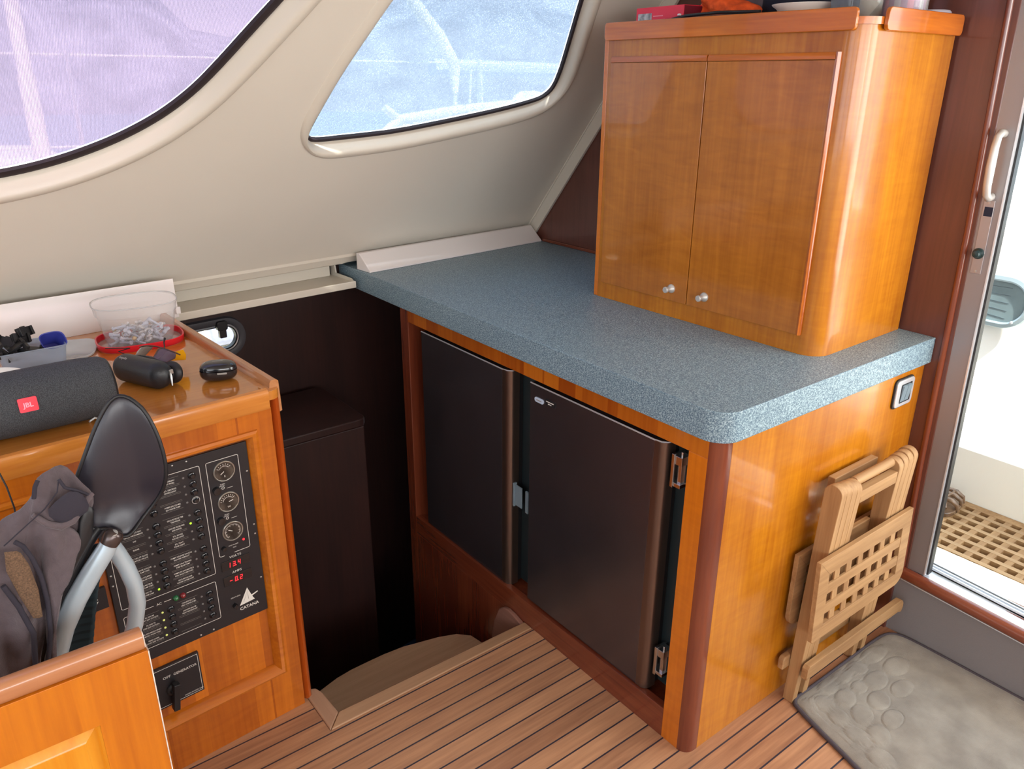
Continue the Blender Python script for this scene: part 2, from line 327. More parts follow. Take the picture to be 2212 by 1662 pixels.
class MB:
    def __init__(s, fr=W0): s.v = []; s.f = []; s.m = []; s.fr = fr
    def add(s, vs, fs, mi=0):
        b = len(s.v); s.v += [s.fr(p) for p in vs]
        for f in fs: s.f.append([b + i for i in f]); s.m.append(mi)
        return s
    def box(s, x0, x1, y0, y1, z0, z1, mi=0):
        vs = [(x, y, z) for z in (z0, z1) for y in (y0, y1) for x in (x0, x1)]
        return s.add(vs, [(0, 2, 3, 1), (4, 5, 7, 6), (0, 1, 5, 4), (2, 6, 7, 3), (0, 4, 6, 2), (1, 3, 7, 5)], mi)
    def rbox(s, x0, x1, y0, y1, z0, z1, r, mi=0, ax='z', n=4):
        """box whose four edges along ax are rounded"""
        a = {'z': (x0, x1, y0, y1), 'y': (x0, x1, z0, z1), 'x': (y0, y1, z0, z1)}[ax]
        return s.prism(rrect(*a, r, n), ax, *{'z': (z0, z1), 'y': (y0, y1), 'x': (x0, x1)}[ax], mi=mi)
    def prism(s, poly, ax, t0, t1, holes=(), mi=0):
        """extrude 2D polygon (with holes) along an axis of the frame"""
        def P3(p, t):
            return {'z': (p[0], p[1], t), 'y': (p[0], t, p[1]), 'x': (t, p[0], p[1])}[ax]
        loops = [list(poly)] + [list(h) for h in holes]
        flat = [p for l in loops for p in l]
        if holes or len(poly) > 4:
            tris = geometry.tessellate_polygon([[Vector((p[0], p[1], 0)) for p in l] for l in loops])
        else: tris = [tuple(range(len(poly)))]
        n = len(flat)
        if not holes: tris = [tuple(range(n))] if is_convex(poly) else tris
        vs = [P3(p, t0) for p in flat] + [P3(p, t1) for p in flat]
        fs = [tuple(t) for t in tris] + [tuple(n + i for i in reversed(t)) for t in tris]
        k = 0
        for l in loops:
            m = len(l)
            for i in range(m):
                j = (i + 1) % m; fs.append((k + i, k + j, n + k + j, n + k + i))
            k += m
        return s.add(vs, fs, mi)
    def tube(s, pts, r, n=10, mi=0, caps=True, closed=False):
        pts = [Vector(p) for p in pts]; vs = []; fs = []; m = len(pts)
        up = None
        for i, p in enumerate(pts):
            a = pts[(i - 1) % m] if (i > 0 or closed) else p
            c = pts[(i + 1) % m] if (i < m - 1 or closed) else p
            t = (c - a).normalized()
            if up is None:
                up = Vector((0, 0, 1)) if abs(t.z) < 0.9 else Vector((1, 0, 0))
            u = (up - t * up.dot(t)).normalized(); w = t.cross(u); up = u
            rr = r[i] if isinstance(r, (list, tuple)) else r
            for k in range(n):
                an = 2 * PI * k / n; vs.append(p + u * math.cos(an) * rr + w * math.sin(an) * rr)
        for i in range(m if closed else m - 1):
            j = (i + 1) % m
            for k in range(n):
                q = (k + 1) % n; fs.append((i * n + k, i * n + q, j * n + q, j * n + k))
        if caps and not closed:
            fs.append(tuple(reversed(range(n)))); fs.append(tuple(range((m - 1) * n, m * n)))
        return s.add(vs, fs, mi)
    def lathe(s, prof, c=(0, 0, 0), ax='z', n=24, mi=0, sx=1.0, sy=1.0, p=2.0):
        """prof: (radius, height) list; sx, sy stretch the ring; p is a superellipse power"""
        vs = []; fs = []
        for r, h in prof:
            for k in range(n):
                an = 2 * PI * k / n; cc, ss = math.cos(an), math.sin(an)
                a = r * sx * math.copysign(abs(cc) ** (2 / p), cc); b = r * sy * math.copysign(abs(ss) ** (2 / p), ss)
                q = {'z': (a, b, h), 'y': (a, h, b), 'x': (h, a, b)}[ax]
                vs.append((c[0] + q[0], c[1] + q[1], c[2] + q[2]))
        for i in range(len(prof) - 1):
            for k in range(n):
                q = (k + 1) % n; fs.append((i * n + k, i * n + q, (i + 1) * n + q, (i + 1) * n + k))
        if prof[0][0] > 1e-6: fs.append(tuple(reversed(range(n))))
        if prof[-1][0] > 1e-6: fs.append(tuple(range((len(prof) - 1) * n, len(prof) * n)))
        return s.add(vs, fs, mi)
    def grid(s, rows, mi=0, closed=False):
        n = len(rows[0]); vs = [p for r in rows for p in r]; fs = []
        for i in range(len(rows) - 1):
            for k in range(n if closed else n - 1):
                q = (k + 1) % n; fs.append((i * n + k, i * n + q, (i + 1) * n + q, (i + 1) * n + k))
        return s.add(vs, fs, mi)
    def pillow(s, poly, ax, t, th, n=48, rings=7, mi=0, back=0.5, bend=None):
        """outline inflated to both sides; bend(u, v) shifts the mid surface"""
        P = resample(poly, n); cx = sum(p[0] for p in P) / n; cy = sum(p[1] for p in P) / n
        bend = bend or (lambda u, v: 0.0)
        def P3(u, v, h): return {'z': (u, v, t + h), 'y': (u, t + h, v), 'x': (t + h, u, v)}[ax]
        rows = []
        ks = [math.sin(PI / 2 * i / rings) for i in range(rings + 1)]
        for k in ks:
            h = -th * math.sqrt(max(0, 1 - k * k))
            rows.append([P3(cx + (p[0] - cx) * k, cy + (p[1] - cy) * k, h + bend(cx + (p[0] - cx) * k, cy + (p[1] - cy) * k)) for p in P])
        for k in reversed(ks[:-1]):
            h = th * back * math.sqrt(max(0, 1 - k * k))
            rows.append([P3(cx + (p[0] - cx) * k, cy + (p[1] - cy) * k, h + bend(cx + (p[0] - cx) * k, cy + (p[1] - cy) * k)) for p in P])
        return s.grid(rows, mi, closed=True)
    def text(s, body, size, o, ex, ey, depth=0.0004, mi=0, align='LEFT', bold=0.0, sx=1.0):
        cu = bpy.data.curves.new('t', 'FONT'); cu.body = body; cu.size = size; cu.align_x = align; cu.resolution_u = 2
        cu.offset = bold
        ob = bpy.data.objects.new('t', cu); COL.objects.link(ob)
        bpy.context.view_layer.update()
        me = bpy.data.meshes.new_from_object(ob.evaluated_get(bpy.context.evaluated_depsgraph_get()))
        o = Vector(o); ex = Vector(ex); ey = Vector(ey); nz = ex.cross(ey).normalized()
        vs = [o + ex * v.co.x * sx + ey * v.co.y + nz * depth for v in me.vertices]
        s.add(vs, [tuple(p.vertices) for p in me.polygons], mi)
        bpy.data.objects.remove(ob); bpy.data.curves.remove(cu); bpy.data.meshes.remove(me)
        return s
    def build(s, name, mats, parent=None, smooth=35, bevel=0.0, seg=2, base=None, solid=0.0, sub=0, fix=True):
        me = bpy.data.meshes.new(name)
        off = parent_world(parent) if parent else Vector(base) if base else Vector((0, 0, 0))
        me.from_pydata([tuple(v - off) for v in s.v], [], s.f)
        if not isinstance(mats, (list, tuple)): mats = [mats]
        for m in mats: me.materials.append(M[m] if isinstance(m, str) else m)
        me.polygons.foreach_set('material_index', s.m)
        me.update()
        if fix:
            import bmesh
            b = bmesh.new(); b.from_mesh(me); bmesh.ops.recalc_face_normals(b, faces=b.faces); b.to_mesh(me); b.free()
        if smooth:
            me.shade_smooth()
            me.set_sharp_from_angle(angle=math.radians(smooth))
        o = bpy.data.objects.new(name, me); COL.objects.link(o)
        if parent: o.parent = parent
        elif base: o.location = base
        if solid:
            md = o.modifiers.new('s', 'SOLIDIFY'); md.thickness = solid; md.offset = 0
        if bevel:
            md = o.modifiers.new('b', 'BEVEL'); md.width = bevel; md.segments = seg; md.limit_method = 'ANGLE'; md.angle_limit = math.radians(40)
            md.harden_normals = True
        if sub:
            md = o.modifiers.new('u', 'SUBSURF'); md.levels = sub; md.render_levels = sub
        return o
def parent_world(p):
    v = Vector((0, 0, 0))
    while p: v += p.location; p = p.parent
    return v
def is_convex(P):
    s = 0; n = len(P)
    for i in range(n):
        a, b, c = P[i], P[(i + 1) % n], P[(i + 2) % n]
        cr = (b[0] - a[0]) * (c[1] - b[1]) - (b[1] - a[1]) * (c[0] - b[0])
        if abs(cr) < 1e-12: continue
        if s == 0: s = 1 if cr > 0 else -1
        elif (cr > 0) != (s > 0): return False
    return True
def rrect(x0, x1, y0, y1, r, n=4):
    out = []
    for cx, cy, a in ((x1 - r, y1 - r, 0), (x0 + r, y1 - r, 90), (x0 + r, y0 + r, 180), (x1 - r, y0 + r, 270)):
        for i in range(n + 1):
            t = math.radians(a + 90 * i / n); out.append((cx + r * math.cos(t), cy + r * math.sin(t)))
    return out
def resample(P, n):
    L = [0]; m = len(P)
    for i in range(m): L.append(L[-1] + math.hypot(P[(i + 1) % m][0] - P[i][0], P[(i + 1) % m][1] - P[i][1]))
    out = []; j = 0
    for k in range(n):
        d = L[-1] * k / n
        while L[j + 1] < d: j += 1
        t = (d - L[j]) / max(1e-9, L[j + 1] - L[j]); a, b = P[j], P[(j + 1) % m]
        out.append((a[0] + (b[0] - a[0]) * t, a[1] + (b[1] - a[1]) * t))
    return out
def smooth_poly(P, it=2, keep=()):
    for _ in range(it):
        Q = []
        for i in range(len(P)):
            a, b = P[i], P[(i + 1) % len(P)]
            Q += [(a[0] * .75 + b[0] * .25, a[1] * .75 + b[1] * .25), (a[0] * .25 + b[0] * .75, a[1] * .25 + b[1] * .75)]
        P = Q
    return P
def area2(P): return sum(P[i][0] * P[(i + 1) % len(P)][1] - P[(i + 1) % len(P)][0] * P[i][1] for i in range(len(P)))
def offset(P, d):
    """grow (d > 0) a smooth closed outline"""
    s = 1 if area2(P) > 0 else -1; n = len(P); out = []
    for i in range(n):
        a, b = P[i - 1], P[(i + 1) % n]; tx, ty = b[0] - a[0], b[1] - a[1]; l = math.hypot(tx, ty) or 1
        out.append((P[i][0] + s * ty / l * d, P[i][1] - s * tx / l * d))
    return out
def soft_offset(P, d):
    Q = offset(P, d)
    for _ in range(int(max(0.0, d) / 0.0035)): Q = [(Q[i][0] * .5 + (Q[i - 1][0] + Q[(i + 1) % len(Q)][0]) * .25, Q[i][1] * .5 + (Q[i - 1][1] + Q[(i + 1) % len(Q)][1]) * .25) for i in range(len(Q))]
    return Q
def tag(o, label, cat, group=None):
    o['label'] = label; o['category'] = cat
    if group: o['group'] = group
    return o
def thing(name, loc, label, cat, group=None):
    o = bpy.data.objects.new(name, None); COL.objects.link(o); o.location = loc; o.empty_display_size = 0.05
    return tag(o, label, cat, group)
def struct(o): o['kind'] = 'structure'; return o
def lab(o, t): o['label'] = t; return o
def arc(cx, cy, r, a0, a1, n=8):
    return [(cx + r * math.cos(math.radians(a0 + (a1 - a0) * i / n)), cy + r * math.sin(math.radians(a0 + (a1 - a0) * i / n))) for i in range(n + 1)]

# ------------------------------------------------------------------ the setting
WF = Frame((0.86, 1.748, 1.004), (0.9958844, 0.0906326, 0), (0.0578279, -0.6354217, 0.7699969), (0.0697868, -0.7668279, -0.6380476))
DF = Frame((-0.678, 0.766, 0), (0.9975641, 0.0697565, 0), (-0.0697565, 0.9975641, 0))

fl = MB()
fl.prism([(-3.2, -3.4), (0.90, -3.4), (0.90, 0.62), (-0.68, 0.62), (-0.68, 0.766), (-0.68, 1.6), (-3.2, 1.6)], 'z', -0.04, 0.0)
floor = struct(fl.build('floor', 'floor', smooth=0))
# stair head: mitred nosing, riser and the curved first tread, landing below
n = MB(); n.prism([(-0.678, 0.62), (0.0, 0.62), (0.0, 0.657), (-0.633, 0.667)], 'z', -0.035, 0.003)
t1 = struct(n.build('trim_1', 'nosing', bevel=0.004))
n = MB(); n.prism([(-0.679, 0.62), (-0.634, 0.667), (-0.638, 0.76), (-0.646, 0.785), (-0.664, 0.793), (-0.679, 0.785)], 'z', -0.035, 0.004)
t2 = struct(n.build('trim_2', wood('nosing_y', (0.36, 0.20, 0.12, 1), (0.50, 0.29, 0.18, 1), 'y', rough=0.45, coat=0.1), bevel=0.004))
n = MB(); n.box(-0.66, 0.0, 0.64, 0.655, -0.2, -0.03)
struct(n.build('trim_3', 'mahog_x', smooth=0))
tread = [(-0.62, 0.62), (-0.02, 0.62), (-0.022, 0.86), (-0.031, 0.912), (-0.067, 0.949), (-0.124, 0.973), (-0.246, 1.004), (-0.32, 1.011), (-0.386, 1.011), (-0.44, 1.010), (-0.493, 1.003), (-0.559, 0.984), (-0.62, 0.955)]
st = thing('stair_step', (-0.33, 0.85, -0.95), 'curved pale wooden stair step below the floor edge, leading down into the dark hull', 'step')
n = MB(); n.prism(tread, 'z', -0.228, -0.2)
n.build('tread', wood('tread_wood', (0.50, 0.32, 0.19, 1), (0.66, 0.45, 0.28, 1), 'x', rough=0.5, coat=0.0), st, bevel=0.004)
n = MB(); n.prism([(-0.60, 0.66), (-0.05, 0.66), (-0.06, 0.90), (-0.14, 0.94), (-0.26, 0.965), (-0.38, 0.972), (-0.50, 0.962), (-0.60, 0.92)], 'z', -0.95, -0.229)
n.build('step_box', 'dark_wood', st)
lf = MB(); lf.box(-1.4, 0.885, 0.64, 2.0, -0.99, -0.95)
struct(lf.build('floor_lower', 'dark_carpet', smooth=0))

# inclined headliner wall with two window openings
W1 = [(-1.975, 0.479), (-1.856, 0.51), (-1.748, 0.558), (-1.67, 0.607), (-1.608, 0.658), (-1.548, 0.726), (-1.492, 0.815), (-1.44, 0.904), (-1.388, 0.988),
      (-1.33, 1.09), (-1.28, 1.19), (-1.28, 1.27), (-1.36, 1.31), (-1.60, 1.32), (-2.1, 1.32), (-2.55, 1.30), (-2.75, 1.2), (-2.82, 0.95), (-2.78, 0.62), (-2.62, 0.50), (-2.35, 0.468), (-2.12, 0.465)]
W2 = [(-1.170, 0.532), (-1.094, 0.537), (-0.985, 0.544), (-0.878, 0.554), (-0.686, 0.588), (-0.494, 0.626), (-0.376, 0.657), (-0.325, 0.676), (-0.300, 0.712), (-0.317, 0.793), (-0.355, 0.905),
      (-0.405, 1.051), (-0.44, 1.17), (-0.49, 1.25), (-0.58, 1.29), (-0.80, 1.30), (-0.92, 1.285), (-0.99, 1.22), (-1.036, 1.11), (-1.076, 1.005), (-1.112, 0.896), (-1.146, 0.79), (-1.172, 0.681), (-1.191, 0.589), (-1.197, 0.545)]
W1s = resample(smooth_poly(W1, 3), 180); W2s = resample(smooth_poly(W2, 3), 200)
w = MB(WF)
w.prism([(-3.1, -0.05), (0.03, -0.05), (0.03, 1.42), (-3.1, 1.42)], 'z', -0.04, 0.0, holes=[soft_offset(W1s, 0.05), soft_offset(W2s, 0.042)])
w.tube([(-3.1, -0.05, -0.012), (-0.9, -0.05, -0.012), (-0.865, -0.048, -0.014), (-0.845, -0.03, -0.02)], 0.0125, 12)
wall_side = struct(w.build('wall_side', 'headliner', smooth=40))

def window(idx, G, bead, gas, scr):
    o = bpy.data.objects.new('window_%d' % idx, None); COL.objects.link(o); c = WF((sum(p[0] for p in G) / len(G), min(p[1] for p in G), 0)); o.location = c
    struct(o)
    prof = [(bead, -0.004), (bead - 0.004, 0.004), (bead - 0.012, 0.010), (bead - 0.024, 0.012), (bead - 0.034, 0.008), (bead - 0.040, -0.004), (gas + 0.004, -0.020), (gas, -0.024), (gas, -0.038)]
    rows = [[(p[0], p[1], h) for p in soft_offset(G, d)] for d, h in prof]
    f = MB(WF); f.grid(rows, closed=True); f.build('window_frame', 'frame_beige', o, smooth=50)
    rows = [[(p[0], p[1], h) for p in offset(G, d)] for d, h in [(gas + 0.002, -0.026), (gas * 0.5, -0.019), (0.0, -0.021), (-0.002, -0.030)]]
    f = MB(WF); f.grid(rows, closed=True); f.build('gasket', 'gasket', o, smooth=50)
    f = MB(WF); f.prism(offset(G, 0.003), 'z', -0.032, -0.028); f.build('glass', 'door_glass', o, smooth=0)
    f = MB(WF); f.prism(offset(G, 0.004), 'z', -0.0405, -0.040); f.build('shade_screen', scr, o, smooth=0)
    return o
window(1, W1s, 0.080, 0.022, 'screen_lavender')
window(2, W2s, 0.062, 0.013, 'screen_blue')

# bulkhead with the companionway, battens, ceiling and far walls
b = MB(); b.prism([(-0.045, -0.99), (1.84, -0.99), (1.80, 0.98), (0.86, 2.12), (-0.0385, 2.12), (-0.0735, 0.22), (-0.045, 0.22)], 'x', 0.885, 0.925)
wall_right = struct(b.build('wall_right', 'bulk', smooth=0, bevel=0.003))
b = MB(); b.box(0.885, 0.925, -3.4, -1.42, 0, 2.1); b.box(0.885, 0.925, -1.42, -0.03, 1.93, 2.1)
struct(b.build('wall_right_aft', 'bulk', smooth=0))
b = MB(); b.box(0.893, 0.925, -3.4, -0.045, -0.02, 0.214)
struct(b.build('wall_right_lower', 'grey_wall', smooth=0))
def yz(v, h): return (1.748 - 0.6354 * v - 0.7668 * h, 1.004 + 0.77 * v - 0.638 * h)
b = MB(); b.prism([yz(-0.04, 0.0), yz(1.34, 0.0), yz(1.34, 0.052), yz(-0.01, 0.052)], 'x', 0.872, 0.8845)
b.prism([yz(-0.04, -0.003), yz(1.34, -0.003), yz(1.34, 0.006), yz(-0.04, 0.006)], 'x', 0.868, 0.872)
struct(b.build('trim_4', 'frame_beige', bevel=0.002))
c = MB(); c.prism([(-3.2, -3.4), (0.925, -3.4), (0.925, 0.98), (-3.2, 0.62)], 'z', 2.055, 2.09)
ceiling = struct(c.build('ceiling', 'headliner', smooth=0))
b = MB(); b.prism([(-3.2, -0.02), (0.92, -0.02), (0.92, 2.06), (-3.2, 2.06)], 'y', -3.44, -3.4, holes=[rrect(-2.9, -1.2, 1.15, 1.9, 0.12), rrect(-0.95, 0.70, 1.15, 1.9, 0.12)])  # window openings assumed, out of view, to let light in
struct(b.build('wall_back', 'headliner', smooth=0))
b = MB(); b.prism([(-3.44, -0.02), (1.7, -0.02), (1.6, 0.95), (0.65, 2.06), (-3.44, 2.06)], 'x', -3.24, -3.2, holes=[rrect(-3.1, -1.6, 1.1, 1.9, 0.12), rrect(-1.4, 0.1, 1.1, 1.9, 0.12)])  # unseen window openings, assumed for the light
struct(b.build('wall_left', 'headliner', smooth=0))
# hull lining below the ledge, with the oval portlight opening
PO = rrect(-0.64, -0.412, 0.704, 0.802, 0.0485, 8)
HW = Frame((-0.02, 1.79, 0), (0.9958844, 0.0906326, 0), (-0.0906326, 0.9958844, 0))
b = MB(HW); b.prism([(-3.2, -0.99), (0.91, -0.99), (0.91, 1.02), (-3.2, 1.02)], 'y', 0.0, 0.03, holes=[PO])
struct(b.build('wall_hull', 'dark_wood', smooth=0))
b = MB(HW); b.box(-3.2, 0.90, -0.12, -0.001, 0.992, 1.02); struct(b.build('trim_12', 'frame_beige', smooth=0))
lk = thing('dark_locker', (-0.41, 1.53, -0.95), 'low dark wooden locker deep in the hull, below the cream ledge', 'locker')
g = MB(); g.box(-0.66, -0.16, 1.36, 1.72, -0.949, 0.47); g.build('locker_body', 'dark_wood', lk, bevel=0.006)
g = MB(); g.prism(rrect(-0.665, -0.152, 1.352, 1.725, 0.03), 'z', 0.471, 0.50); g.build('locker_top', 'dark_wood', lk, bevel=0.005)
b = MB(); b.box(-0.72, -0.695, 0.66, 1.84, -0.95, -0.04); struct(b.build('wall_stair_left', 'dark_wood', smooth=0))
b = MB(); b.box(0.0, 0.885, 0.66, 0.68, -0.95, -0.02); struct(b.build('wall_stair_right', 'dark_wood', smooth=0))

# portlight
pl = thing('portlight', HW((-0.526, -0.01, 0.68)), 'oval opening portlight in the dark hull side, below the cream ledge', 'porthole')
def oval_ring(P, prof, ax, m, name, par, base=0.0):
    rows = []
    for d, h in prof:
        Q = offset(P, d); rows.append([(p[0], base + h, p[1]) for p in Q])
    g = MB(HW); g.grid(rows + [rows[0]], closed=True); return g.build(name, m, par, smooth=45)
POs = resample(PO, 64)
oval_ring(POs, [(0.0, -0.0), (0.0, -0.012), (0.008, -0.016), (0.022, -0.014), (0.026, 0.0)], 'y', plain('port_rim', (0.05, 0.05, 0.06, 1), 0.5), 'rim', pl, 0.0)
oval_ring(POs, [(0.0, 0.01), (0.0, -0.006), (-0.010, -0.008), (-0.012, 0.008)], 'y', 'black', 'seal', pl, 0.002)
oval_ring(POs, [(-0.0005, -0.010), (-0.003, -0.0125), (-0.006, -0.010)], 'y', 'alu_bright', 'inner_ring', pl, 0.002)
g = MB(HW); g.prism(offset(POs, -0.008), 'y', 0.012, 0.015); g.build('glass', 'door_glass', pl, smooth=0)
g = MB(HW); g.rbox(-0.492, -0.455, -0.028, -0.005, 0.785, 0.818, 0.008, ax='y'); g.rbox(-0.486, -0.461, -0.026, -0.008, 0.758, 0.80, 0.004, ax='y'); g.build('latch', 'black', pl, bevel=0.003)

# cream ledge shelf along the headliner, above the stairwell
lg = thing('ledge_shelf', (-0.3, 1.7, 0.89), 'cream moulded ledge shelf running from the desk to the blue grey worktop', 'shelf')
L0 = Frame((-0.032, 1.617, 0.91), (0.9963, 0.0858, 0), (-0.0858, 0.9963, 0))
g = MB(L0); g.box(-0.68, 0.0, 0.0, 0.165, -0.018, 0.0); g.box(-0.68, 0.0, -0.006, 0.004, -0.02, 0.005)
g.build('shelf_board', 'frame_beige', lg, bevel=0.003)
g = MB(L0); g.box(-0.68, -0.02, 0.140, 0.160, 0.0, 0.080); g.build('upstand', 'frame_beige', lg, bevel=0.003)
g = MB(L0); g.prism([(0.0, -0.001), (0.163, -0.001), (0.163, 0.058), (0.135, 0.058), (0.125, 0.012), (0.02, 0.010)], 'x', -0.006, 0.0); g.build('end_cap', 'frame_beige', lg, bevel=0.002)

# companionway: sill, wooden bullnose, sliding glass door
b = MB(); b.tube([(0.884, -0.052, 1.93), (0.884, -0.020 - 0.0, 1.775), (0.884, -0.036, 1.24), (0.884, -0.046, 0.58), (0.884, -0.058, 0.22)], 0.0085, 10)
struct(b.build('trim_5', 'mahog_z', smooth=60))
b = MB(); b.tube([(0.878, -0.055, 0.2215), (0.880, -0.40, 0.2015), (0.884, -1.42, 0.150)], 0.019, 12)
struct(b.build('trim_6', 'mahog_y', smooth=60))
def sill(y, z): return z - (abs(y) - 0.06) * 0.052
b = MB()
for (x0, x1, z0, z1) in ((0.885, 0.935, 0.19, 0.236), (0.935, 0.9395, 0.19, 0.247), (0.946, 0.951, 0.19, 0.249), (0.935, 0.951, 0.19, 0.240), (0.965, 0.969, 0.19, 0.246)):
    b.add([(x, y, sill(y, z)) for z in (z1, z0) for y in (-0.06, -1.42) for x in (x0, x1)], [(0, 2, 3, 1), (4, 5, 7, 6), (0, 1, 5, 4), (2, 6, 7, 3), (0, 4, 6, 2), (1, 3, 7, 5)], 0)
struct(b.build('trim_7', 'alu_bright', smooth=0))
b = MB(); b.add([(x, y, sill(y, z)) for z in (0.2345, 0.19) for y in (-0.06, -1.42) for x in (0.951, 0.965)], [(0, 2, 3, 1), (4, 5, 7, 6), (0, 1, 5, 4), (2, 6, 7, 3), (0, 4, 6, 2), (1, 3, 7, 5)], 0)
struct(b.build('trim_8', 'black', smooth=0))
door = bpy.data.objects.new('door_1', None); COL.objects.link(door); door.location = (0.90, -0.75, 0.24); struct(door)
def lean(z): return -0.046 - 0.0195 * (1.775 - z)        # front edge of the stile, it leans with the bulkhead
def sheared(x0, x1, a, c, z0, z1, mb):
    mb.add([(x, lean(z) + yy, z) for z in (z1, z0) for yy in (a, c) for x in (x0, x1)], [(0, 1, 3, 2), (4, 6, 7, 5), (0, 4, 5, 1), (2, 3, 7, 6), (0, 2, 6, 4), (1, 5, 7, 3)])
b = MB(); sheared(0.886, 0.918, 0.004, -0.045, 0.235, 1.93, b); stile = b.build('stile', 'alu', door, smooth=0, bevel=0.002)
b = MB(); sheared(0.884, 0.920, -0.045, -0.0485, 0.240, 1.93, b); b.build('edge_strip', 'alu_bright', door, smooth=0)
b = MB(); sheared(0.893, 0.914, -0.0485, -0.054, 0.240, 1.93, b); b.build('glazing_seal', 'black', door, smooth=0)
b = MB(); b.add([(x, y, z) for z in (1.93, 0.245) for y in (-0.105, -1.40) for x in (0.900, 0.905)], [(0, 1, 3, 2), (4, 6, 7, 5), (0, 4, 5, 1), (2, 3, 7, 6), (0, 2, 6, 4), (1, 5, 7, 3)])
b.build('glass', 'door_glass', door, smooth=0)
hz = [(1.481, 0.0), (1.483, -0.016), (1.474, -0.030), (1.450, -0.036), (1.405, -0.038), (1.360, -0.036), (1.338, -0.030), (1.329, -0.016), (1.331, 0.0)]
b = MB(); b.tube([(0.885 + q, lean(z) - 0.018, z) for z, q in hz], [0.010, 0.0095, 0.009, 0.0095, 0.0105, 0.0095, 0.009, 0.0095, 0.010], 14)
b.build('door_handle', 'satin', door, smooth=60)
b = MB(); b.add([(x, lean(z) + yy, z) for z in (1.322, 1.137) for yy in (-0.004, -0.030) for x in (0.8835, 0.886)], [(0, 1, 3, 2), (4, 6, 7, 5), (0, 4, 5, 1), (2, 3, 7, 6), (0, 2, 6, 4), (1, 5, 7, 3)])
lp = b.build('lock_plate', plain('lock_steel', (0.42, 0.39, 0.40, 1), 0.35, metal=0.7), door, smooth=0, bevel=0.001)
b = MB(); b.rbox(lean(1.29) - 0.030, lean(1.29) - 0.010, 0.8822, 0.8840, 1.282, 1.306, 0.002) if False else b.box(0.8822, 0.8838, lean(1.29) - 0.029, lean(1.29) - 0.009, 1.283, 1.306)
b.build('latch_slot', 'navy', lp, smooth=0)
b = MB(); b.lathe([(0.0, -0.020), (0.008, -0.019), (0.011, -0.012), (0.009, -0.006), (0.014, -0.004), (0.014, 0.0)], (0.8835, lean(1.19) - 0.016, 1.189), 'x', 18)
b.build('lock_knob', plain('knob_teal', (0.012, 0.035, 0.038, 1), 0.3), lp, smooth=50)
b = MB()
for z in (1.3155, 1.1435): b.lathe([(0.0, -0.0012), (0.0028, -0.001), (0.003, 0.0005)], (0.8836, lean(z) - 0.017, z), 'x', 10)
b.build('screw', 'screw', lp)

# ------------------------------------------------------------------ galley cabinet, worktop, splashback
gc = thing('galley_cabinet', (0.44, 0.6, 0.0), 'varnished cherry galley base cabinet under the blue grey worktop, its corner rounded', 'cabinet')
opening = [(0.083, 0.090), (1.306, 0.078), (1.304, 0.828), (0.083, 0.828)]
g = MB(); g.prism([(0.030, 0.829), (1.308, 0.829), (1.308, 0.8745), (0.030, 0.8745)], 'x', 0.0, 0.022)
g.build('top_rail', wood('frame_staves', (0.30, 0.060, 0.006, 1), (0.52, 0.145, 0.012, 1), 'z', stave=0.4, rough=0.25), gc, bevel=0.001)
g = MB(); g.prism([(0.030, 0.0), (0.083, 0.0), (0.083, 0.8288), (0.030, 0.8288)], 'x', 0.0, 0.022); g.build('stile', 'cherry_z', gc, bevel=0.001)
g = MB(); g.prism([(0.0832, 0.0), (1.308, 0.0), (1.308, 0.072), (0.0832, 0.090)], 'x', 0.0, 0.022); g.build('bottom_rail', 'mahog_y', gc, bevel=0.001)
g = MB(); g.prism([(1.3085, -0.95), (1.358, -0.95), (1.360, 0.8745), (1.3085, 0.8745)], 'x', 0.0, 0.035)
g.build('end_post', 'mahog_z', gc, bevel=0.003)
g = MB(); g.box(0.0, 0.022, 0.66, 1.308, -0.95, -0.001); g.build('lower_panel', 'mahog_z', gc, bevel=0.001)
co = arc(0.030, 0.030, 0.030, 180, 270, 10) + [(0.042, 0.0), (0.042, 0.0295)]
g = MB(); g.prism(co, 'z', 0.0, 0.8745); g.build('corner_post', 'mahog_z', gc, smooth=40)
g = MB(); g.box(0.0425, 0.8845, 0.0, 0.018, 0.0, 0.8745); g.build('end_panel', M['cherry_curl'], gc, bevel=0.001)
g = MB(); g.box(0.0225, 0.60, 1.309, 1.335, 0.02, 0.8745); g.box(0.0225, 0.60, 0.055, 0.082, 0.02, 0.8745); g.box(0.0225, 0.6, 0.083, 1.308, 0.829, 0.8745)
g.box(0.0225, 0.6, 0.083, 1.308, 0.02, 0.070); g.box(0.6, 0.615, 0.083, 1.308, 0.02, 0.8745); g.build('lining', 'mahog_z', gc, smooth=0)
g = MB(); g.prism([(0.815, -0.2), (0.812, -0.136), (0.797, -0.070), (0.772, -0.012), (0.748, 0.007), (0.728, 0.012), (0.70, 0.010), (0.672, 0.003), (0.65, -0.003), (0.65, -0.2)], 'x', -0.016, -0.0005)
g.build('rounded_cheek', wood('cheek', (0.22, 0.10, 0.07, 1), (0.30, 0.14, 0.10, 1), 'y', rough=0.5, coat=0.0), gc, bevel=0.004)

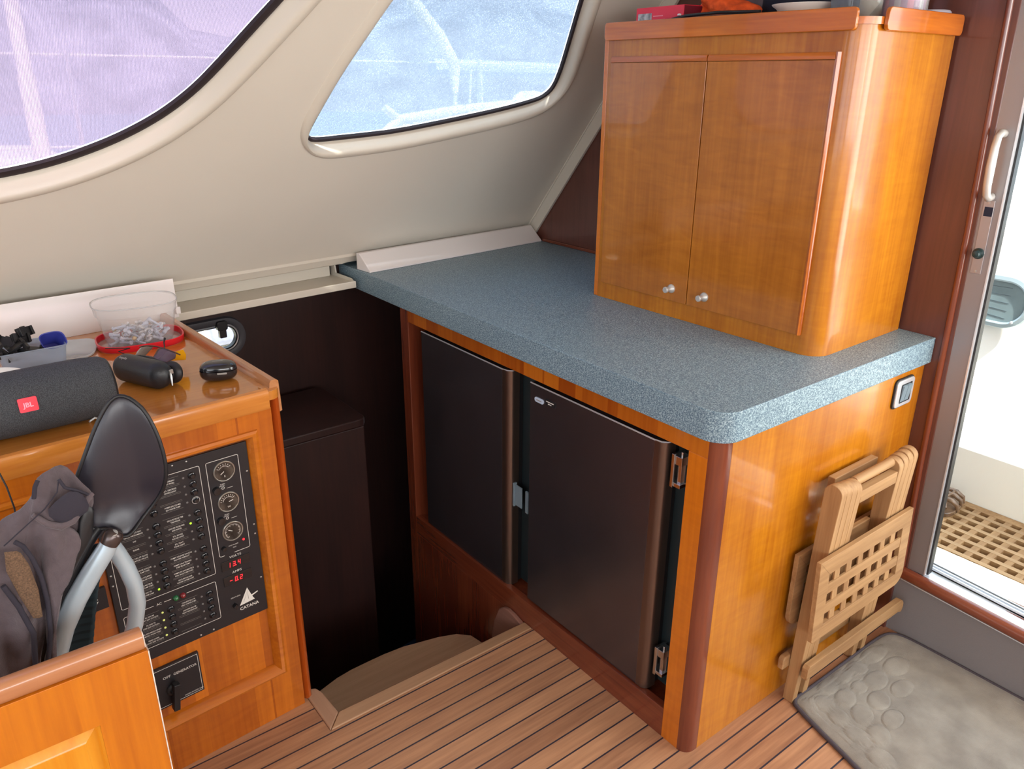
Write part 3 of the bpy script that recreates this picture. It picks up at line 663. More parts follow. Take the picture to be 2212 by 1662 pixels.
wt_ = thing('worktop', (0.44, 0.85, 0.875), 'speckled blue grey laminate worktop on top of the galley cabinet', 'worktop')
slab = [(-0.015, 1.785), (-0.015, 0.045)] + arc(0.043, 0.043, 0.058, 180, 270, 10) + [(0.884, -0.015), (0.884, 1.70), (0.884, 1.785)]
g = MB(); g.prism(slab, 'z', 0.876, 0.9485); g.build('slab', 'laminate', wt_, smooth=40, bevel=0.0025)
bs = thing('splashback', (0.42, 1.66, 0.95), 'low white splashback board along the back of the blue grey worktop', 'splashback')
g = MB(Frame((-0.001, 1.560, 0.949), (0.9945, 0.1045, 0), (-0.1045, 0.9945, 0)))
g.prism([(0.0, 0.0), (0.0, 0.006), (0.064, 0.0605), (0.082, 0.0605), (0.082, 0.0)], 'x', 0.0, 0.872); g.build('board', 'white_panel', bs, bevel=0.0015)
tb = MB(); tb.box(0.869, 0.8845, 0.90, 1.650, 0.9492, 0.962); struct(tb.build('trim_9', 'mahog_y', smooth=0, bevel=0.003))

# ------------------------------------------------------------------ two fridges
def fridge(y0, y1, label, badge, hinge_y):
    t = thing('refrigerator', (0.3, (y0 + y1) / 2, 0.079), label, 'refrigerator', None)
    top = 0.812; bot = 0.078 if y0 > 0.7 else 0.091
    d = [(0.046, y1), (0.006, y1)] + arc(0.026, y0 + 0.020, 0.020, 180, 270, 8) + [(0.046, y0)]
    g = MB(); g.prism([(0.046, y1), (0.008, y1), (0.008, y0 + 0.034), (0.046, y0 + 0.034)], 'z', bot, top)
    dr = g.build('door', 'fridge', t, smooth=40, bevel=0.001)
    e = [(0.008, y0 + 0.034)] + arc(0.028, y0 + 0.020, 0.020, 180, 270, 8) + [(0.046, y0), (0.046, y0 + 0.034)]
    g = MB(); g.prism(e, 'z', bot, top); lab(g.build('rounded_edge', 'fridge_edge', dr, smooth=50), 'bronze toned rounded metal door edge')
    g = MB(); g.tube([(0.009, y1, top), (0.009, y0 + 0.036, top), (0.013, y0 + 0.016, top), (0.024, y0 + 0.003, top), (0.044, y0 + 0.001, top)], 0.0022, 6)
    lab(g.build('top_trim', 'alu_bright', dr), 'thin bright trim line along the door top')
    g = MB(); g.box(0.048, 0.062, y0 + 0.004, y1 - 0.004, bot + 0.005, top - 0.005); g.build('door_gasket', 'black', t, smooth=0)
    g = MB(); g.box(0.064, 0.55, y0 - 0.045, y1 - 0.004, bot + 0.003, 0.822); g.build('body', plain('fridge_body', (0.020, 0.030, 0.034, 1), 0.35), t, smooth=0, bevel=0.003)
    if badge:
        g = MB(); g.rbox(0.596, 0.634, 0.0055, 0.0078, 0.762, 0.776, 0.0068, ax='x') if False else g.prism(rrect(y1 - 0.060, y1 - 0.022, 0.764, 0.778, 0.0065), 'x', 0.0052, 0.0078)
        g.box(0.0048, 0.0051, y1 - 0.052, y1 - 0.030, 0.7695, 0.7725, 1)
        lab(g.build('badge', ['badge', 'text_dim'], dr, smooth=0), 'small pale blue oval maker badge')
        g = MB(); g.prism(rrect(y1 - 0.108, y1 - 0.068, 0.769, 0.785, 0.001), 'x', 0.0056, 0.0078)
        g.box(0.0052, 0.0055, y1 - 0.103, y1 - 0.072, 0.7785, 0.7812, 1)
        g.box(0.0052, 0.0055, y1 - 0.094, y1 - 0.080, 0.7725, 0.7752, 1)
        lab(g.build('label_plate', ['black', 'text_white'], dr, smooth=0), 'tiny black plate with two white lines')
    return t, dr
f0, d0 = fridge(0.7515, 1.237, 'dark steel door fridge at the left, next to the stairwell', False, None)
f1, d1 = fridge(0.157, 0.655, 'dark steel door fridge at the right with a pale blue oval badge', True, None)
g = MB(); g.box(0.026, 0.030, 0.712, 0.744, 0.375, 0.445); g.box(0.022, 0.034, 0.744, 0.7505, 0.37, 0.45); g.build('latch_plate', 'grey_plastic', f0, smooth=0, bevel=0.001)
g = MB(); g.box(0.024, 0.029, 0.680, 0.692, 0.372, 0.446); g.box(0.0245, 0.030, 0.664, 0.670, 0.40, 0.60); g.box(0.020, 0.06, 0.656, 0.6605, 0.36, 0.60); g.build('latch_plate', 'grey_plastic', f1, smooth=0, bevel=0.001)
for z0 in (0.705, 0.150):
    g = MB(); g.box(0.020, 0.060, 0.138, 0.146, z0, z0 + 0.086); g.box(0.024, 0.052, 0.118, 0.138, z0 + 0.060, z0 + 0.082); g.box(0.024, 0.052, 0.118, 0.138, z0 + 0.002, z0 + 0.012)
    g.box(0.030, 0.044, 0.122, 0.132, z0 + 0.012, z0 + 0.060); g.box(0.050, 0.056, 0.100, 0.138, z0 + 0.004, z0 + 0.082)
    g.lathe([(0.004, 0), (0.004, 0.012)], (0.036, 0.127, z0 + 0.080), 'z', 8)
    g.build('hinge', 'chrome', f1, smooth=30, bevel=0.0008)

# ------------------------------------------------------------------ wall cabinet standing on the worktop
UF = Frame((0.4586, 0.0772, 0.0), (0.99977, 0.02139, 0), (-0.02139, 0.99977, 0))
uc = thing('wall_cabinet', (0.67, 0.48, 0.9486), 'tall varnished cherry wall cabinet standing on the worktop against the bulkhead', 'cabinet')
g = MB(UF)
prof = [(0.0, 0.778), (0.0, 0.055)] + arc(0.055, 0.055, 0.055, 180, 270, 12) + [(0.414, 0.0), (0.398, 0.778)]
g.prism(prof, 'z', 0.9488, 1.713); g.build('body', 'cherry_curl', uc, smooth=40)
g = MB(UF); g.box(0.0, 0.395, 0.7795, 0.795, 0.9488, 1.727); g.build('side_panel', 'cherry_z', uc, bevel=0.002)
g = MB(UF)
prof = [(-0.006, 0.776), (-0.006, 0.045)] + arc(0.050, 0.050, 0.056, 180, 270, 12) + [(0.413, -0.006), (0.398, 0.776)]
g.prism(prof, 'z', 1.7132, 1.7285); g.build('top', 'cherry_y', uc, smooth=40, bevel=0.002)
def cab_door(a, c, nm, kn, strip_r):
    g = MB(UF); g.box(-0.0095, -0.0005, a, c, 1.000, 1.6415); d = g.build('door', 'cherry_door', uc, bevel=0.0012)
    g = MB(UF); g.prism([(-0.0005, 1.6425), (-0.0115, 1.6425), (-0.0125, 1.650), (-0.0085, 1.658), (-0.0005, 1.658)], 'x' if False else 'y', a, c) ; lab(g.build('top_moulding', 'cherry_y', d, bevel=0.0008), 'rounded moulding along the door top')
    if strip_r:
        g = MB(UF); g.prism([(-0.0005, 0.0515), (-0.0085, 0.0515), (-0.0125, 0.0560), (-0.0105, 0.0612), (-0.0005, 0.0612)], 'z', 1.000, 1.658); g.build('side_moulding', 'cherry_z', d, smooth=50)
    k = MB(UF)
    k.lathe([(0.0, -0.030), (0.0075, -0.0298), (0.0088, -0.028), (0.0088, -0.0235), (0.0075, -0.022), (0.0055, -0.0205), (0.0060, -0.012), (0.0085, -0.008), (0.0122, -0.005), (0.0130, -0.002), (0.0130, 0.0)], (-0.0096, kn, 1.036), 'x', 26)
    k.build('knob', 'satin', d, smooth=40)
    return d
cab_door(0.4162, 0.7565, 'l', 0.470, False)
cab_door(0.0618, 0.4130, 'r', 0.352, True)
g = MB(UF); g.prism(rrect(0.022, 0.782, 1.7005, 1.747, 0.010), 'x', -0.0165, -0.0065)
g.build('fiddle_rail', 'cherry_y', uc, smooth=40, bevel=0.002)
g = MB(UF); g.prism(rrect(0.048, 0.412, 1.701, 1.7485, 0.012), 'y', -0.0165, -0.0065)
g.build('fiddle_rail', 'cherry_x', uc, smooth=40, bevel=0.002)

# ------------------------------------------------------------------ rocker switch plate on the end panel
sw = thing('switch_plate', (0.776, -0.0005, 0.77), 'silver framed double rocker switch on the end panel, just under the worktop', 'switch')
g = MB(); g.prism(rrect(0.733, 0.823, 0.7715, 0.850, 0.012), 'y', -0.010, -0.0005); lab(g.build('frame', 'alu_bright', sw, bevel=0.003), 'brushed silver frame')
g = MB(); g.prism(rrect(0.7285, 0.8255, 0.768, 0.8535, 0.014), 'y', -0.0055, -0.0004); g.build('back_plate', 'black', sw, bevel=0.001)
g = MB(); g.prism(rrect(0.752, 0.808, 0.7835, 0.838, 0.003), 'y', -0.0106, -0.0101); ins = g.build('insert', 'black', sw, smooth=0)
for x0 in (0.7555, 0.7785):
    g = MB(); g.add([(x0, -0.0108, 0.787), (x0 + 0.021, -0.0108, 0.787), (x0 + 0.021, -0.0165, 0.834), (x0, -0.0165, 0.834), (x0, -0.0107, 0.787), (x0 + 0.021, -0.0107, 0.787), (x0 + 0.021, -0.0107, 0.835), (x0, -0.0107, 0.835)],
                [(0, 1, 2, 3), (4, 7, 6, 5), (0, 4, 5, 1), (1, 5, 6, 2), (2, 6, 7, 3), (3, 7, 4, 0)])
    g.build('rocker', 'grey_plastic', sw, bevel=0.0008)

# ------------------------------------------------------------------ navigation desk with the switchboard
desk = thing('navigation_desk', (-1.15, 1.1, 0.0), 'varnished cherry navigation desk left of the stairwell, with a framed recessed front', 'desk')
g = MB(DF); g.box(-0.95, -0.012, 0.006, 0.745, 0.0, 0.895); g.build('carcass', 'cherry_z', desk, smooth=0)
hole = [(-0.90, 0.150), (-0.070, 0.150), (-0.070, 0.822), (-0.90, 0.822)]
g = MB(DF); g.prism([(-0.95, 0.0), (-0.014, 0.0), (-0.014, 0.882), (-0.95, 0.882)], 'y', -0.012, 0.005, holes=[hole]); g.build('face_frame', 'cherry_z', desk, bevel=0.001)
rows = []
for d, h in ((0.016, -0.0122), (0.015, -0.018), (0.009, -0.0205), (0.002, -0.018), (-0.006, -0.008), (-0.010, 0.0055)):
    rows.append([(x, h, z) for x, z in ((-0.90 - d, 0.150 - d), (-0.070 + d, 0.150 - d), (-0.070 + d, 0.822 + d), (-0.90 - d, 0.822 + d))])
g = MB(DF); g.grid(rows, closed=True); g.build('recess_moulding', wood('mould', (0.42, 0.10, 0.008, 1), (0.66, 0.20, 0.014, 1), 'x', rough=0.2), desk, smooth=30)
g = MB(DF); g.prism([(-0.006, 0.003), (-0.006, 0.030), (0.014, 0.030), (0.016, 0.012), (0.012, 0.0), (0.002, -0.006)], 'z', 0.0, 0.905); g.build('corner_post', 'redpost', desk, smooth=50)
g = MB(DF); g.box(-0.96, 0.0, -0.006, 0.745, 0.896, 0.9195); g.build('desk_top', 'desk_top', desk, bevel=0.001)
g = MB(DF); g.prism([(-0.020, 0.882), (-0.0225, 0.888), (-0.0225, 0.922), (-0.019, 0.929), (-0.010, 0.931), (-0.003, 0.926), (-0.001, 0.9198), (-0.0065, 0.9195), (-0.0065, 0.882)], 'x', -0.96, -0.020)
g.build('front_fiddle', wood('fiddle', (0.46, 0.14, 0.02, 1), (0.66, 0.25, 0.04, 1), 'x', rough=0.22), desk, smooth=40)
g = MB(DF); g.prism(arc(-0.010, 0.012, 0.026, 250, 350, 8) + [(0.010, 0.030), (-0.022, 0.030), (-0.022, -0.012)], 'z', 0.900, 0.922); g.build('rounded_corner', M['desk_top'], desk, smooth=40, bevel=0.001)
g = MB(DF); g.prism([(-0.006, 0.9197), (-0.004, 0.934), (0.0, 0.940), (0.012, 0.941), (0.018, 0.936), (0.020, 0.86), (0.012, 0.857), (0.012, 0.9197)], 'y', 0.004, 0.745); g.build('side_fiddle', wood('sfid', (0.42, 0.17, 0.06, 1), (0.58, 0.27, 0.12, 1), 'y', rough=0.25), desk, smooth=40)

sb = thing('switchboard', DF((-0.24, -0.002, 0.345)), 'black boat switchboard with gauges, breaker rows and red digits, set in the desk front', 'switchboard')
g = MB(DF); g.box(-0.417, -0.0795, -0.0035, 0.0055, 0.342, 0.8115); g.build('face_plate', 'panel_black', sb, bevel=0.0008)
fy = -0.0036
lines = MB(DF)
def outline(mb, x0, x1, z0, z1, w=0.0011, gaps=()):
    def seg(a, c, zz, horiz):
        if horiz: mb.add([(a, fy, zz - w / 2), (c, fy, zz - w / 2), (c, fy, zz + w / 2), (a, fy, zz + w / 2)], [(0, 1, 2, 3)])
        else: mb.add([(zz - w / 2, fy, a), (zz + w / 2, fy, a), (zz + w / 2, fy, c), (zz - w / 2, fy, c)], [(0, 1, 2, 3)])
    r = 0.004
    for i, zz in enumerate((z0, z1)):
        x = x0 + r
        for ga, gb, _i in [g_ for g_ in gaps if g_[2] == i]: seg(x, ga, zz, True); x = gb
        seg(x, x1 - r, zz, True)
    seg(z0 + r, z1 - r, x0, False); seg(z0 + r, z1 - r, x1, False)
    for cx, cz, a in ((x1 - r, z1 - r, 0), (x0 + r, z1 - r, 90), (x0 + r, z0 + r, 180), (x1 - r, z0 + r, 270)):
        pa = arc(cx, cz, r + w / 2, a, a + 90, 4); pb = arc(cx, cz, r - w / 2, a, a + 90, 4)
        for k in range(4): mb.add([(p[0], fy, p[1]) for p in (pa[k], pa[k + 1], pb[k + 1], pb[k])], [(0, 1, 2, 3)])
outline(lines, -0.178, -0.103, 0.537, 0.786, gaps=[(-0.166, -0.142, 0)])
outline(lines, -0.404, -0.193, 0.499, 0.786)
outline(lines, -0.404, -0.1965, 0.374, 0.4785, gaps=[(-0.339, -0.316, 1), (-0.300, -0.265, 1)])
lines.build('outline', 'text_white', sb, smooth=0)
tx = MB(DF)
def T(mb, s_, x, z, size, al='CENTER', mi=0, bold=0.0, sx=1.0): mb.text(s_, size, (x, fy, z), (1, 0, 0), (0, 0, 1), 0.0002, mi, al, bold, sx)
T(tx, 'AC', -0.327, 0.4755, 0.0085); T(tx, 'VOLTS', -0.1415, 0.5245, 0.0085, sx=1.15); T(tx, 'AMPS', -0.1425, 0.4815, 0.0085, sx=1.15); T(tx, 'SERVITUDES', -0.155, 0.4125, 0.0045)
RB = [('ECL. TABLEAU', 'LIGHT PANEL'), ('ECL. DESCENTE', 'ENGINE LIGHT'), ('', ''), ('POMPE EAU DE MER', 'SEA WATER PUMP'), ('GROUPE FROID TRB', 'TRB FRIDGE'), ('GROUPE FROID BAB', 'BAB FRIDGE'), ('ECL. ROUGE', 'ROUND LIGHT'), ('ECL. PONT', 'POND LIGHT'),
      ('POMPE VIDANGE DOUCHE', 'SHOWER PUMPOUT'), ('POMPE CALE TRIBORD', 'STBD BILGE PUMP'), ('POMPE DE CALE MOTEUR', 'ENG. BILGE PUMP PORT'), ('GROUPE EAU BAB', 'WATER SYSTEM PORT')]
RZ = [0.768, 0.747, 0.7265, 0.706, 0.673, 0.652, 0.631, 0.610, 0.577, 0.5565, 0.536, 0.516]
LB = [('INSTRUMENTS NAV.', 'NAVIG. INSTRUMENTS'), ('VHF', ''), ('RADAR', ''), ('CENTR. NAV. ET PILOTE', 'NAV. STATION / PILOTE'), ('POMPE VIDANGE DOUCHE', 'SHOWER PUMP STBD'), ('POMPE CALE COURSIVE', 'GANGWAY BILGE PUMP'), ('PPE DE CALE MOTEUR', 'ENG. BILGE PUMP STBD'), ('GROUPE EAU TB', 'WATER SYSTEM STBD')]
LZ = [0.673, 0.652, 0.631, 0.610, 0.577, 0.5565, 0.536, 0.516]
AR = [('CHAUFFE EAU TB', 'HEAT WATER STBD'), ('CHAUFFE EAU BB', 'HEAT WATER PORT'), ('', ''), ('', '')]
AL = [('PC 220V BB', 'PORT 220V OUTLETS'), ('PC 220V TB', 'STBD 220V OUTLETS'), ('PC 220V MICRO-ONDE', 'MICRO WAVE OVEN'), ('PRISES CARRE', 'SALOON 220V OUTLETS')]
AZ = [0.453, 0.432, 0.411, 0.390]
brk = []; leds = []
def rowset(lbl, zs, xb, xl, xt, lit):
    for (a, c), z in zip(lbl, zs):
        if a: T(tx, a, xt, z + 0.0010, 0.0050, bold=0.00004, sx=0.78)
        if c: T(tx, c, xt, z - 0.0052, 0.0050, bold=0.00004, sx=0.78)
        for zz in (z + 0.0088, z - 0.0088): tx.add([(xt - 0.026, fy, zz), (xt + 0.022, fy, zz), (xt + 0.022, fy, zz + 0.0004), (xt - 0.026, fy, zz + 0.0004)], [(0, 1, 2, 3)], 1)
        brk.append((xb, z)); leds.append((xl, z, lit(z)))
rowset(RB, RZ, -0.2115, -0.2305, -0.262, lambda z: 'green_led' if abs(z - 0.652) < .001 else 'led_off')
rowset(LB, LZ, -0.3030, -0.3215, -0.352, lambda z: 'green_led' if abs(z - 0.516) < .001 else 'led_off')
rowset(AR, AZ, -0.2145, -0.2335, -0.264, lambda z: 'led_off')
rowset(AL, AZ, -0.3045, -0.3235, -0.352, lambda z: 'led_pale')
for z in RZ[:4]: brk.append((-0.303, z))
tx.build('lettering', ['text_white', 'text_dim'], sb, smooth=0)
bk0 = None
for x, z in brk:
    if bk0 is None:
        g = MB(Frame(DF((0, 0, 0)), DF.x, DF.y, DF.z)); g.fr = DF.at((x, 0, z))
        g.lathe([(0.0, -0.0125), (0.0046, -0.0122), (0.0056, -0.011), (0.0056, -0.0068), (0.0075, -0.0062), (0.0088, -0.0045), (0.0088, -0.0036)], (0, 0, 0), 'y', 18)
        bk0 = g.build('breaker', 'black_gloss', sb, smooth=45); bk00 = Vector((x, 0, z))
    else:
        c = bk0.copy(); c.parent = sb; COL.objects.link(c); c.location = DF.x * (x - bk00.x) + DF.z * (z - bk00.z)
g = MB(DF); g.tube([(-0.2115 + 0.0083 * math.cos(a * PI / 12), -0.0055, 0.706 + 0.0083 * math.sin(a * PI / 12)) for a in range(24)], 0.0009, 6, closed=True); g.build('breaker_ring', 'satin', sb)
led0 = {}
for x, z, m in leds:
    if m not in led0:
        g = MB(DF); g.lathe([(0.0, -0.0058), (0.0018, -0.0054), (0.0026, -0.0042), (0.0026, -0.0036)], (x, 0, z), 'y', 10)
        o = g.build('indicator_led', m, sb, smooth=50); led0[m] = (o, x, z)
    else:
        o, x0, z0 = led0[m]; c = o.copy(); c.parent = sb; COL.objects.link(c); c.location = DF.x * (x - x0) + DF.z * (z - z0)
for x, z, m, nm in ((-0.290, 0.477, 'lamp_green', 'green'), (-0.274, 0.477, 'lamp_red', 'red')):
    g = MB(DF); g.lathe([(0.0, -0.012), (0.004, -0.011), (0.0062, -0.008), (0.0070, -0.0045), (0.0070, -0.0036)], (x, 0, z), 'y', 18); lab(g.build('signal_lamp', m, sb, smooth=50), nm + ' dome signal lamp')
g = MB(DF); g.lathe([(0.0, -0.0058), (0.002, -0.0054), (0.0028, -0.0042), (0.0028, -0.0036)], (-0.1165, 0, 0.5625), 'y', 12); g.build('indicator_led', 'red_led', sb)
for i, z in enumerate((0.7545, 0.6745, 0.5955)):
    x = -0.1395
    g = MB(DF); g.lathe([(0.0255, -0.0036), (0.0255, -0.0060), (0.0240, -0.0072), (0.0225, -0.0068), (0.0225, -0.0050)], (x, 0, z), 'y', 40); ga = g.build('gauge', 'gauge_rim', sb, smooth=40)
    g = MB(DF); g.lathe([(0.0, -0.0050), (0.0226, -0.0050)], (x, 0, z), 'y', 40); g.build('gauge_face', 'gauge_face', ga, smooth=0)
    g = MB(DF)
    yy = -0.0053
    def tick(a, r0, r1, w_): 
        c, s_ = math.cos(a), math.sin(a); px_, pz_ = -s_ * w_ / 2, c * w_ / 2
        g.add([(x + c * r0 + px_, yy, z + s_ * r0 + pz_), (x + c * r0 - px_, yy, z + s_ * r0 - pz_), (x + c * r1 - px_, yy, z + s_ * r1 - pz_), (x + c * r1 + px_, yy, z + s_ * r1 + pz_)], [(0, 1, 2, 3)])
    n0, n1, cnt = ((35, 150, 7), (35, 165, 9), (-40, 230, 28))[i]
    for k in range(cnt): tick(math.radians(n0 + (n1 - n0) * k / (cnt - 1)), 0.0145 if k % 3 == 0 else 0.0165, 0.0190, 0.0010)
    ba = (200, 60, 130)[i]
    pa = arc(x, z, 0.0130, n0, n1, 14)
    if i < 2:
        for k in range(14): tick(math.radians(n0 + (n1 - n0) * (k + .5) / 14), 0.0125, 0.0134, 0.0022)
    aa = math.radians((215, 10, 150)[i]); px0 = x + (0.002 if i != 1 else -0.003)
    tick(aa, 0.001, 0.0115, 0.0016)
    g.text(('E', 'W', '')[i] or ' ', 0.007, (x, yy, z - 0.0150), (1, 0, 0), (0, 0, 1), 0.0001, 0, 'CENTER')
    g.build('gauge_dial', 'text_white', ga, smooth=0)
for z in (0.718, 0.638):
    g = MB(DF); 
    for k, (xx, l_) in enumerate(((-0.155, 0.012), (-0.138, 0.014))): g.add([(xx, fy, z - k * 0.009), (xx + l_, fy, z - k * 0.009), (xx + l_, fy, z + 0.0008 - k * 0.009), (xx, fy, z + 0.0008 - k * 0.009)], [(0, 1, 2, 3)])
    g.text('PLEIN', 0.0045, (-0.147, fy, z + 0.003), (1, 0, 0), (0, 0, 1), 0.0002, 0, 'CENTER'); g.text('O', 0.010, (-0.147, fy, z - 0.0085), (1, 0, 0), (0, 0, 1), 0.0002, 0, 'CENTER')
    g.build('gauge_marking', 'text_white', sb, smooth=0)
    g = MB(DF); g.lathe([(0.0, -0.013), (0.006, -0.0125), (0.0068, -0.010), (0.0068, -0.0036)], (-0.163, 0, z - 0.006), 'y', 18, sx=1.45, sy=1.45); g.build('selector_knob', 'black_gloss', sb, smooth=45)
g = MB(DF); g.lathe([(0.0, -0.012), (0.005, -0.0115), (0.0058, -0.009), (0.0058, -0.0036)], (-0.166, 0, 0.557), 'y', 16); g.build('selector_knob', 'black_gloss', sb, smooth=45)
g = MB(DF); g.text('STOP ALARM', 0.0040, (-0.142, fy, 0.5565), (1, 0, 0), (0, 0, 1), 0.0002, 0, 'CENTER'); g.text('GAZ', 0.0040, (-0.140, fy, 0.5495), (1, 0, 0), (0, 0, 1), 0.0002, 0, 'CENTER'); g.build('lettering', 'text_white', sb, smooth=0)
SEG = {'1': 'bc', '3': 'abgcd', '4': 'fgbc', '0': 'abcdef', '2': 'abged', '-': 'g'}
def digits(s_, x, z, h=0.0125, pitch=0.0125):
    g = MB(DF); w_ = h * 0.50; t_ = h * 0.13
    for ch in s_:
        if ch == '.': g.box(x - pitch + w_ + 0.0010, x - pitch + w_ + 0.0028, -0.0062, -0.0058, z, z + 0.0018); continue
        for sgm in SEG[ch]:
            dx = {'a': (0, w_, h - t_, h), 'g': (0, w_, h / 2 - t_ / 2, h / 2 + t_ / 2), 'd': (0, w_, 0, t_), 'b': (w_ - t_, w_, h / 2, h), 'c': (w_ - t_, w_, 0, h / 2), 'f': (0, t_, h / 2, h), 'e': (0, t_, 0, h / 2)}[sgm]
            sl = 0.12
            g.add([(x + dx[0] + dx[2] * sl, -0.0062, z + dx[2]), (x + dx[1] + dx[2] * sl, -0.0062, z + dx[2]), (x + dx[1] + dx[3] * sl, -0.0062, z + dx[3]), (x + dx[0] + dx[3] * sl, -0.0062, z + dx[3])], [(0, 1, 2, 3)])
        x += pitch
    return g
for nm, z, st_ in (('VOLTS', 0.502, '13.4'), ('AMPS', 0.459, '-0.2')):
    g = MB(DF); g.box(-0.178, -0.1085, -0.0056, -0.0036, z - 0.006, z + 0.0195); dp = g.build('display', 'black_gloss', sb, bevel=0.0006)
    digits(st_, -0.164, z).build('digit', 'red_led', dp, smooth=0)
# logo: a sail emblem with the name under it
g = MB(DF); y_ = fy
g.add([(-0.1245, y_, 0.427), (-0.1478, y_, 0.3835), (-0.1090, y_, 0.3865), (-0.1130, y_, 0.394)], [(0, 1, 2, 3)])
g.add([(-0.1440, y_ - 0.0001, 0.3875), (-0.0985, y_ - 0.0001, 0.404), (-0.1000, y_ - 0.0001, 0.4065), (-0.1180, y_ - 0.0001, 0.4015)], [(0, 1, 2, 3)])
g.add([(-0.1245, y_ - 0.0002, 0.4245), (-0.1250, y_ - 0.0002, 0.3940), (-0.1242, y_ - 0.0002, 0.3940)], [(0, 1, 2)], 1)
g.add([(-0.1240, y_ - 0.0002, 0.4200), (-0.1375, y_ - 0.0002, 0.3905), (-0.1370, y_ - 0.0002, 0.3900)], [(0, 1, 2)], 1)
T(g, 'CATANA', -0.1245, 0.3700, 0.0118, bold=0.0002, sx=1.0)
g.build('emblem', ['text_white', 'panel_black'], sb, smooth=0)
g = MB(DF); g.lathe([(0.0, -0.014), (0.0055, -0.0135), (0.0062, -0.010), (0.0062, -0.0036)], (-0.160, 0, 0.391), 'y', 16); g.box(-0.1612, -0.1588, -0.0150, -0.0040, 0.385, 0.399); g.build('selector_knob', 'black_gloss', sb, smooth=45)
s0 = None
for x, z in ((-0.249, 0.805), (-0.218, 0.805), (-0.342, 0.805), (-0.0865, 0.7365), (-0.0865, 0.592), (-0.0865, 0.566), (-0.0865, 0.440), (-0.218, 0.3495), (-0.249, 0.3495), (-0.411, 0.566), (-0.411, 0.592)):
    if s0 is None:
        g = MB(DF); g.lathe([(0.0, -0.0052), (0.0016, -0.0050), (0.0026, -0.0038), (0.0026, -0.0035)], (x, 0, z), 'y', 10); s0 = g.build('screw', 'screw', sb, smooth=50); sx0 = (x, z)
    else:
        c = s0.copy(); c.parent = sb; COL.objects.link(c); c.location = DF.x * (x - sx0[0]) + DF.z * (z - sx0[1])

gp = thing('generator_panel', DF((-0.315, -0.002, 0.195)), 'small black generator switch panel with OFF and GENERATOR lettering, below the switchboard', 'switch panel')
g = MB(DF); g.box(-0.372, -0.262, -0.0035, 0.0055, 0.192, 0.3065); g.build('face_plate', 'panel_black', gp, bevel=0.0008)
g = MB(DF)
for a, c_, z in ((-0.368, -0.266, 0.3025), (-0.368, -0.266, 0.1965)): g.add([(a, fy, z - .0005), (c_, fy, z - .0005), (c_, fy, z + .0005), (a, fy, z + .0005)], [(0, 1, 2, 3)])
for xx in (-0.368, -0.266): g.add([(xx - .0005, fy, .1965), (xx + .0005, fy, .1965), (xx + .0005, fy, .3025), (xx - .0005, fy, .3025)], [(0, 1, 2, 3)])
g.text('OFF', 0.0095, (-0.341, fy, 0.2725), (1, 0, 0), (0, 0, 1), 0.0002, 0, 'CENTER', 0.0, 1.1); g.text('GENERATOR', 0.0095, (-0.298, fy, 0.2725), (1, 0, 0), (0, 0, 1), 0.0002, 0, 'CENTER', 0.0, 1.0)
g.text('SHORE POWER 220V', 0.0048, (-0.286, fy, 0.2005), (1, 0, 0), (0, 0, 1), 0.0002, 0, 'CENTER')
g.build('lettering', 'text_white', gp, smooth=0)
g = MB(DF); g.lathe([(0.017, -0.0036), (0.016, -0.008), (0.010, -0.010), (0.009, -0.022), (0.0, -0.0225)], (-0.331, 0, 0.236), 'y', 20)
g.fr = DF.at((-0.331, 0, 0.236)).tilt('y', 8); g.box(-0.0075, 0.0075, -0.030, -0.012, -0.046, 0.026); g.build('rotary_handle', 'black', gp, smooth=40, bevel=0.002)
sp = thing('socket_panel', DF((-0.447, -0.002, 0.518)), 'small black plate with two white arrows beside the switchboard, half hidden by the office chair', 'switch panel')
g = MB(DF); g.box(-0.468, -0.426, -0.0035, 0.0055, 0.520, 0.572); g.build('face_plate', 'panel_black', sp, bevel=0.0008)
g = MB(DF)
g.add([(-0.452, fy, 0.547), (-0.444, fy, 0.547), (-0.448, fy, 0.553)], [(0, 1, 2)]); g.add([(-0.452, fy, 0.543), (-0.448, fy, 0.537), (-0.444, fy, 0.543)], [(0, 1, 2)])
g.build('arrow_marking', 'text_white', sp, smooth=0)

# ------------------------------------------------------------------ things on the desk
dz = 0.9198
bd = thing('white_board', (-0.95, 1.495, dz), 'thin white board standing upright along the back of the desk', 'board')
g = MB(Frame((-0.678, 1.500, dz), (0.9976, 0.0698, 0), (-0.0698, 0.9976, 0)).tilt('x', -3)); g.box(-0.60, 0.0, 0.0, 0.004, 0.0, 0.118); g.build('panel', 'white_panel', bd, bevel=0.0008)
g = MB(Frame((-0.678, 1.500, dz), (0.9976, 0.0698, 0), (-0.0698, 0.9976, 0))); g.box(-0.010, 0.004, -0.010, -0.001, 0.012, 0.034); g.build('corner_clip', 'white_panel', bd, bevel=0.002)

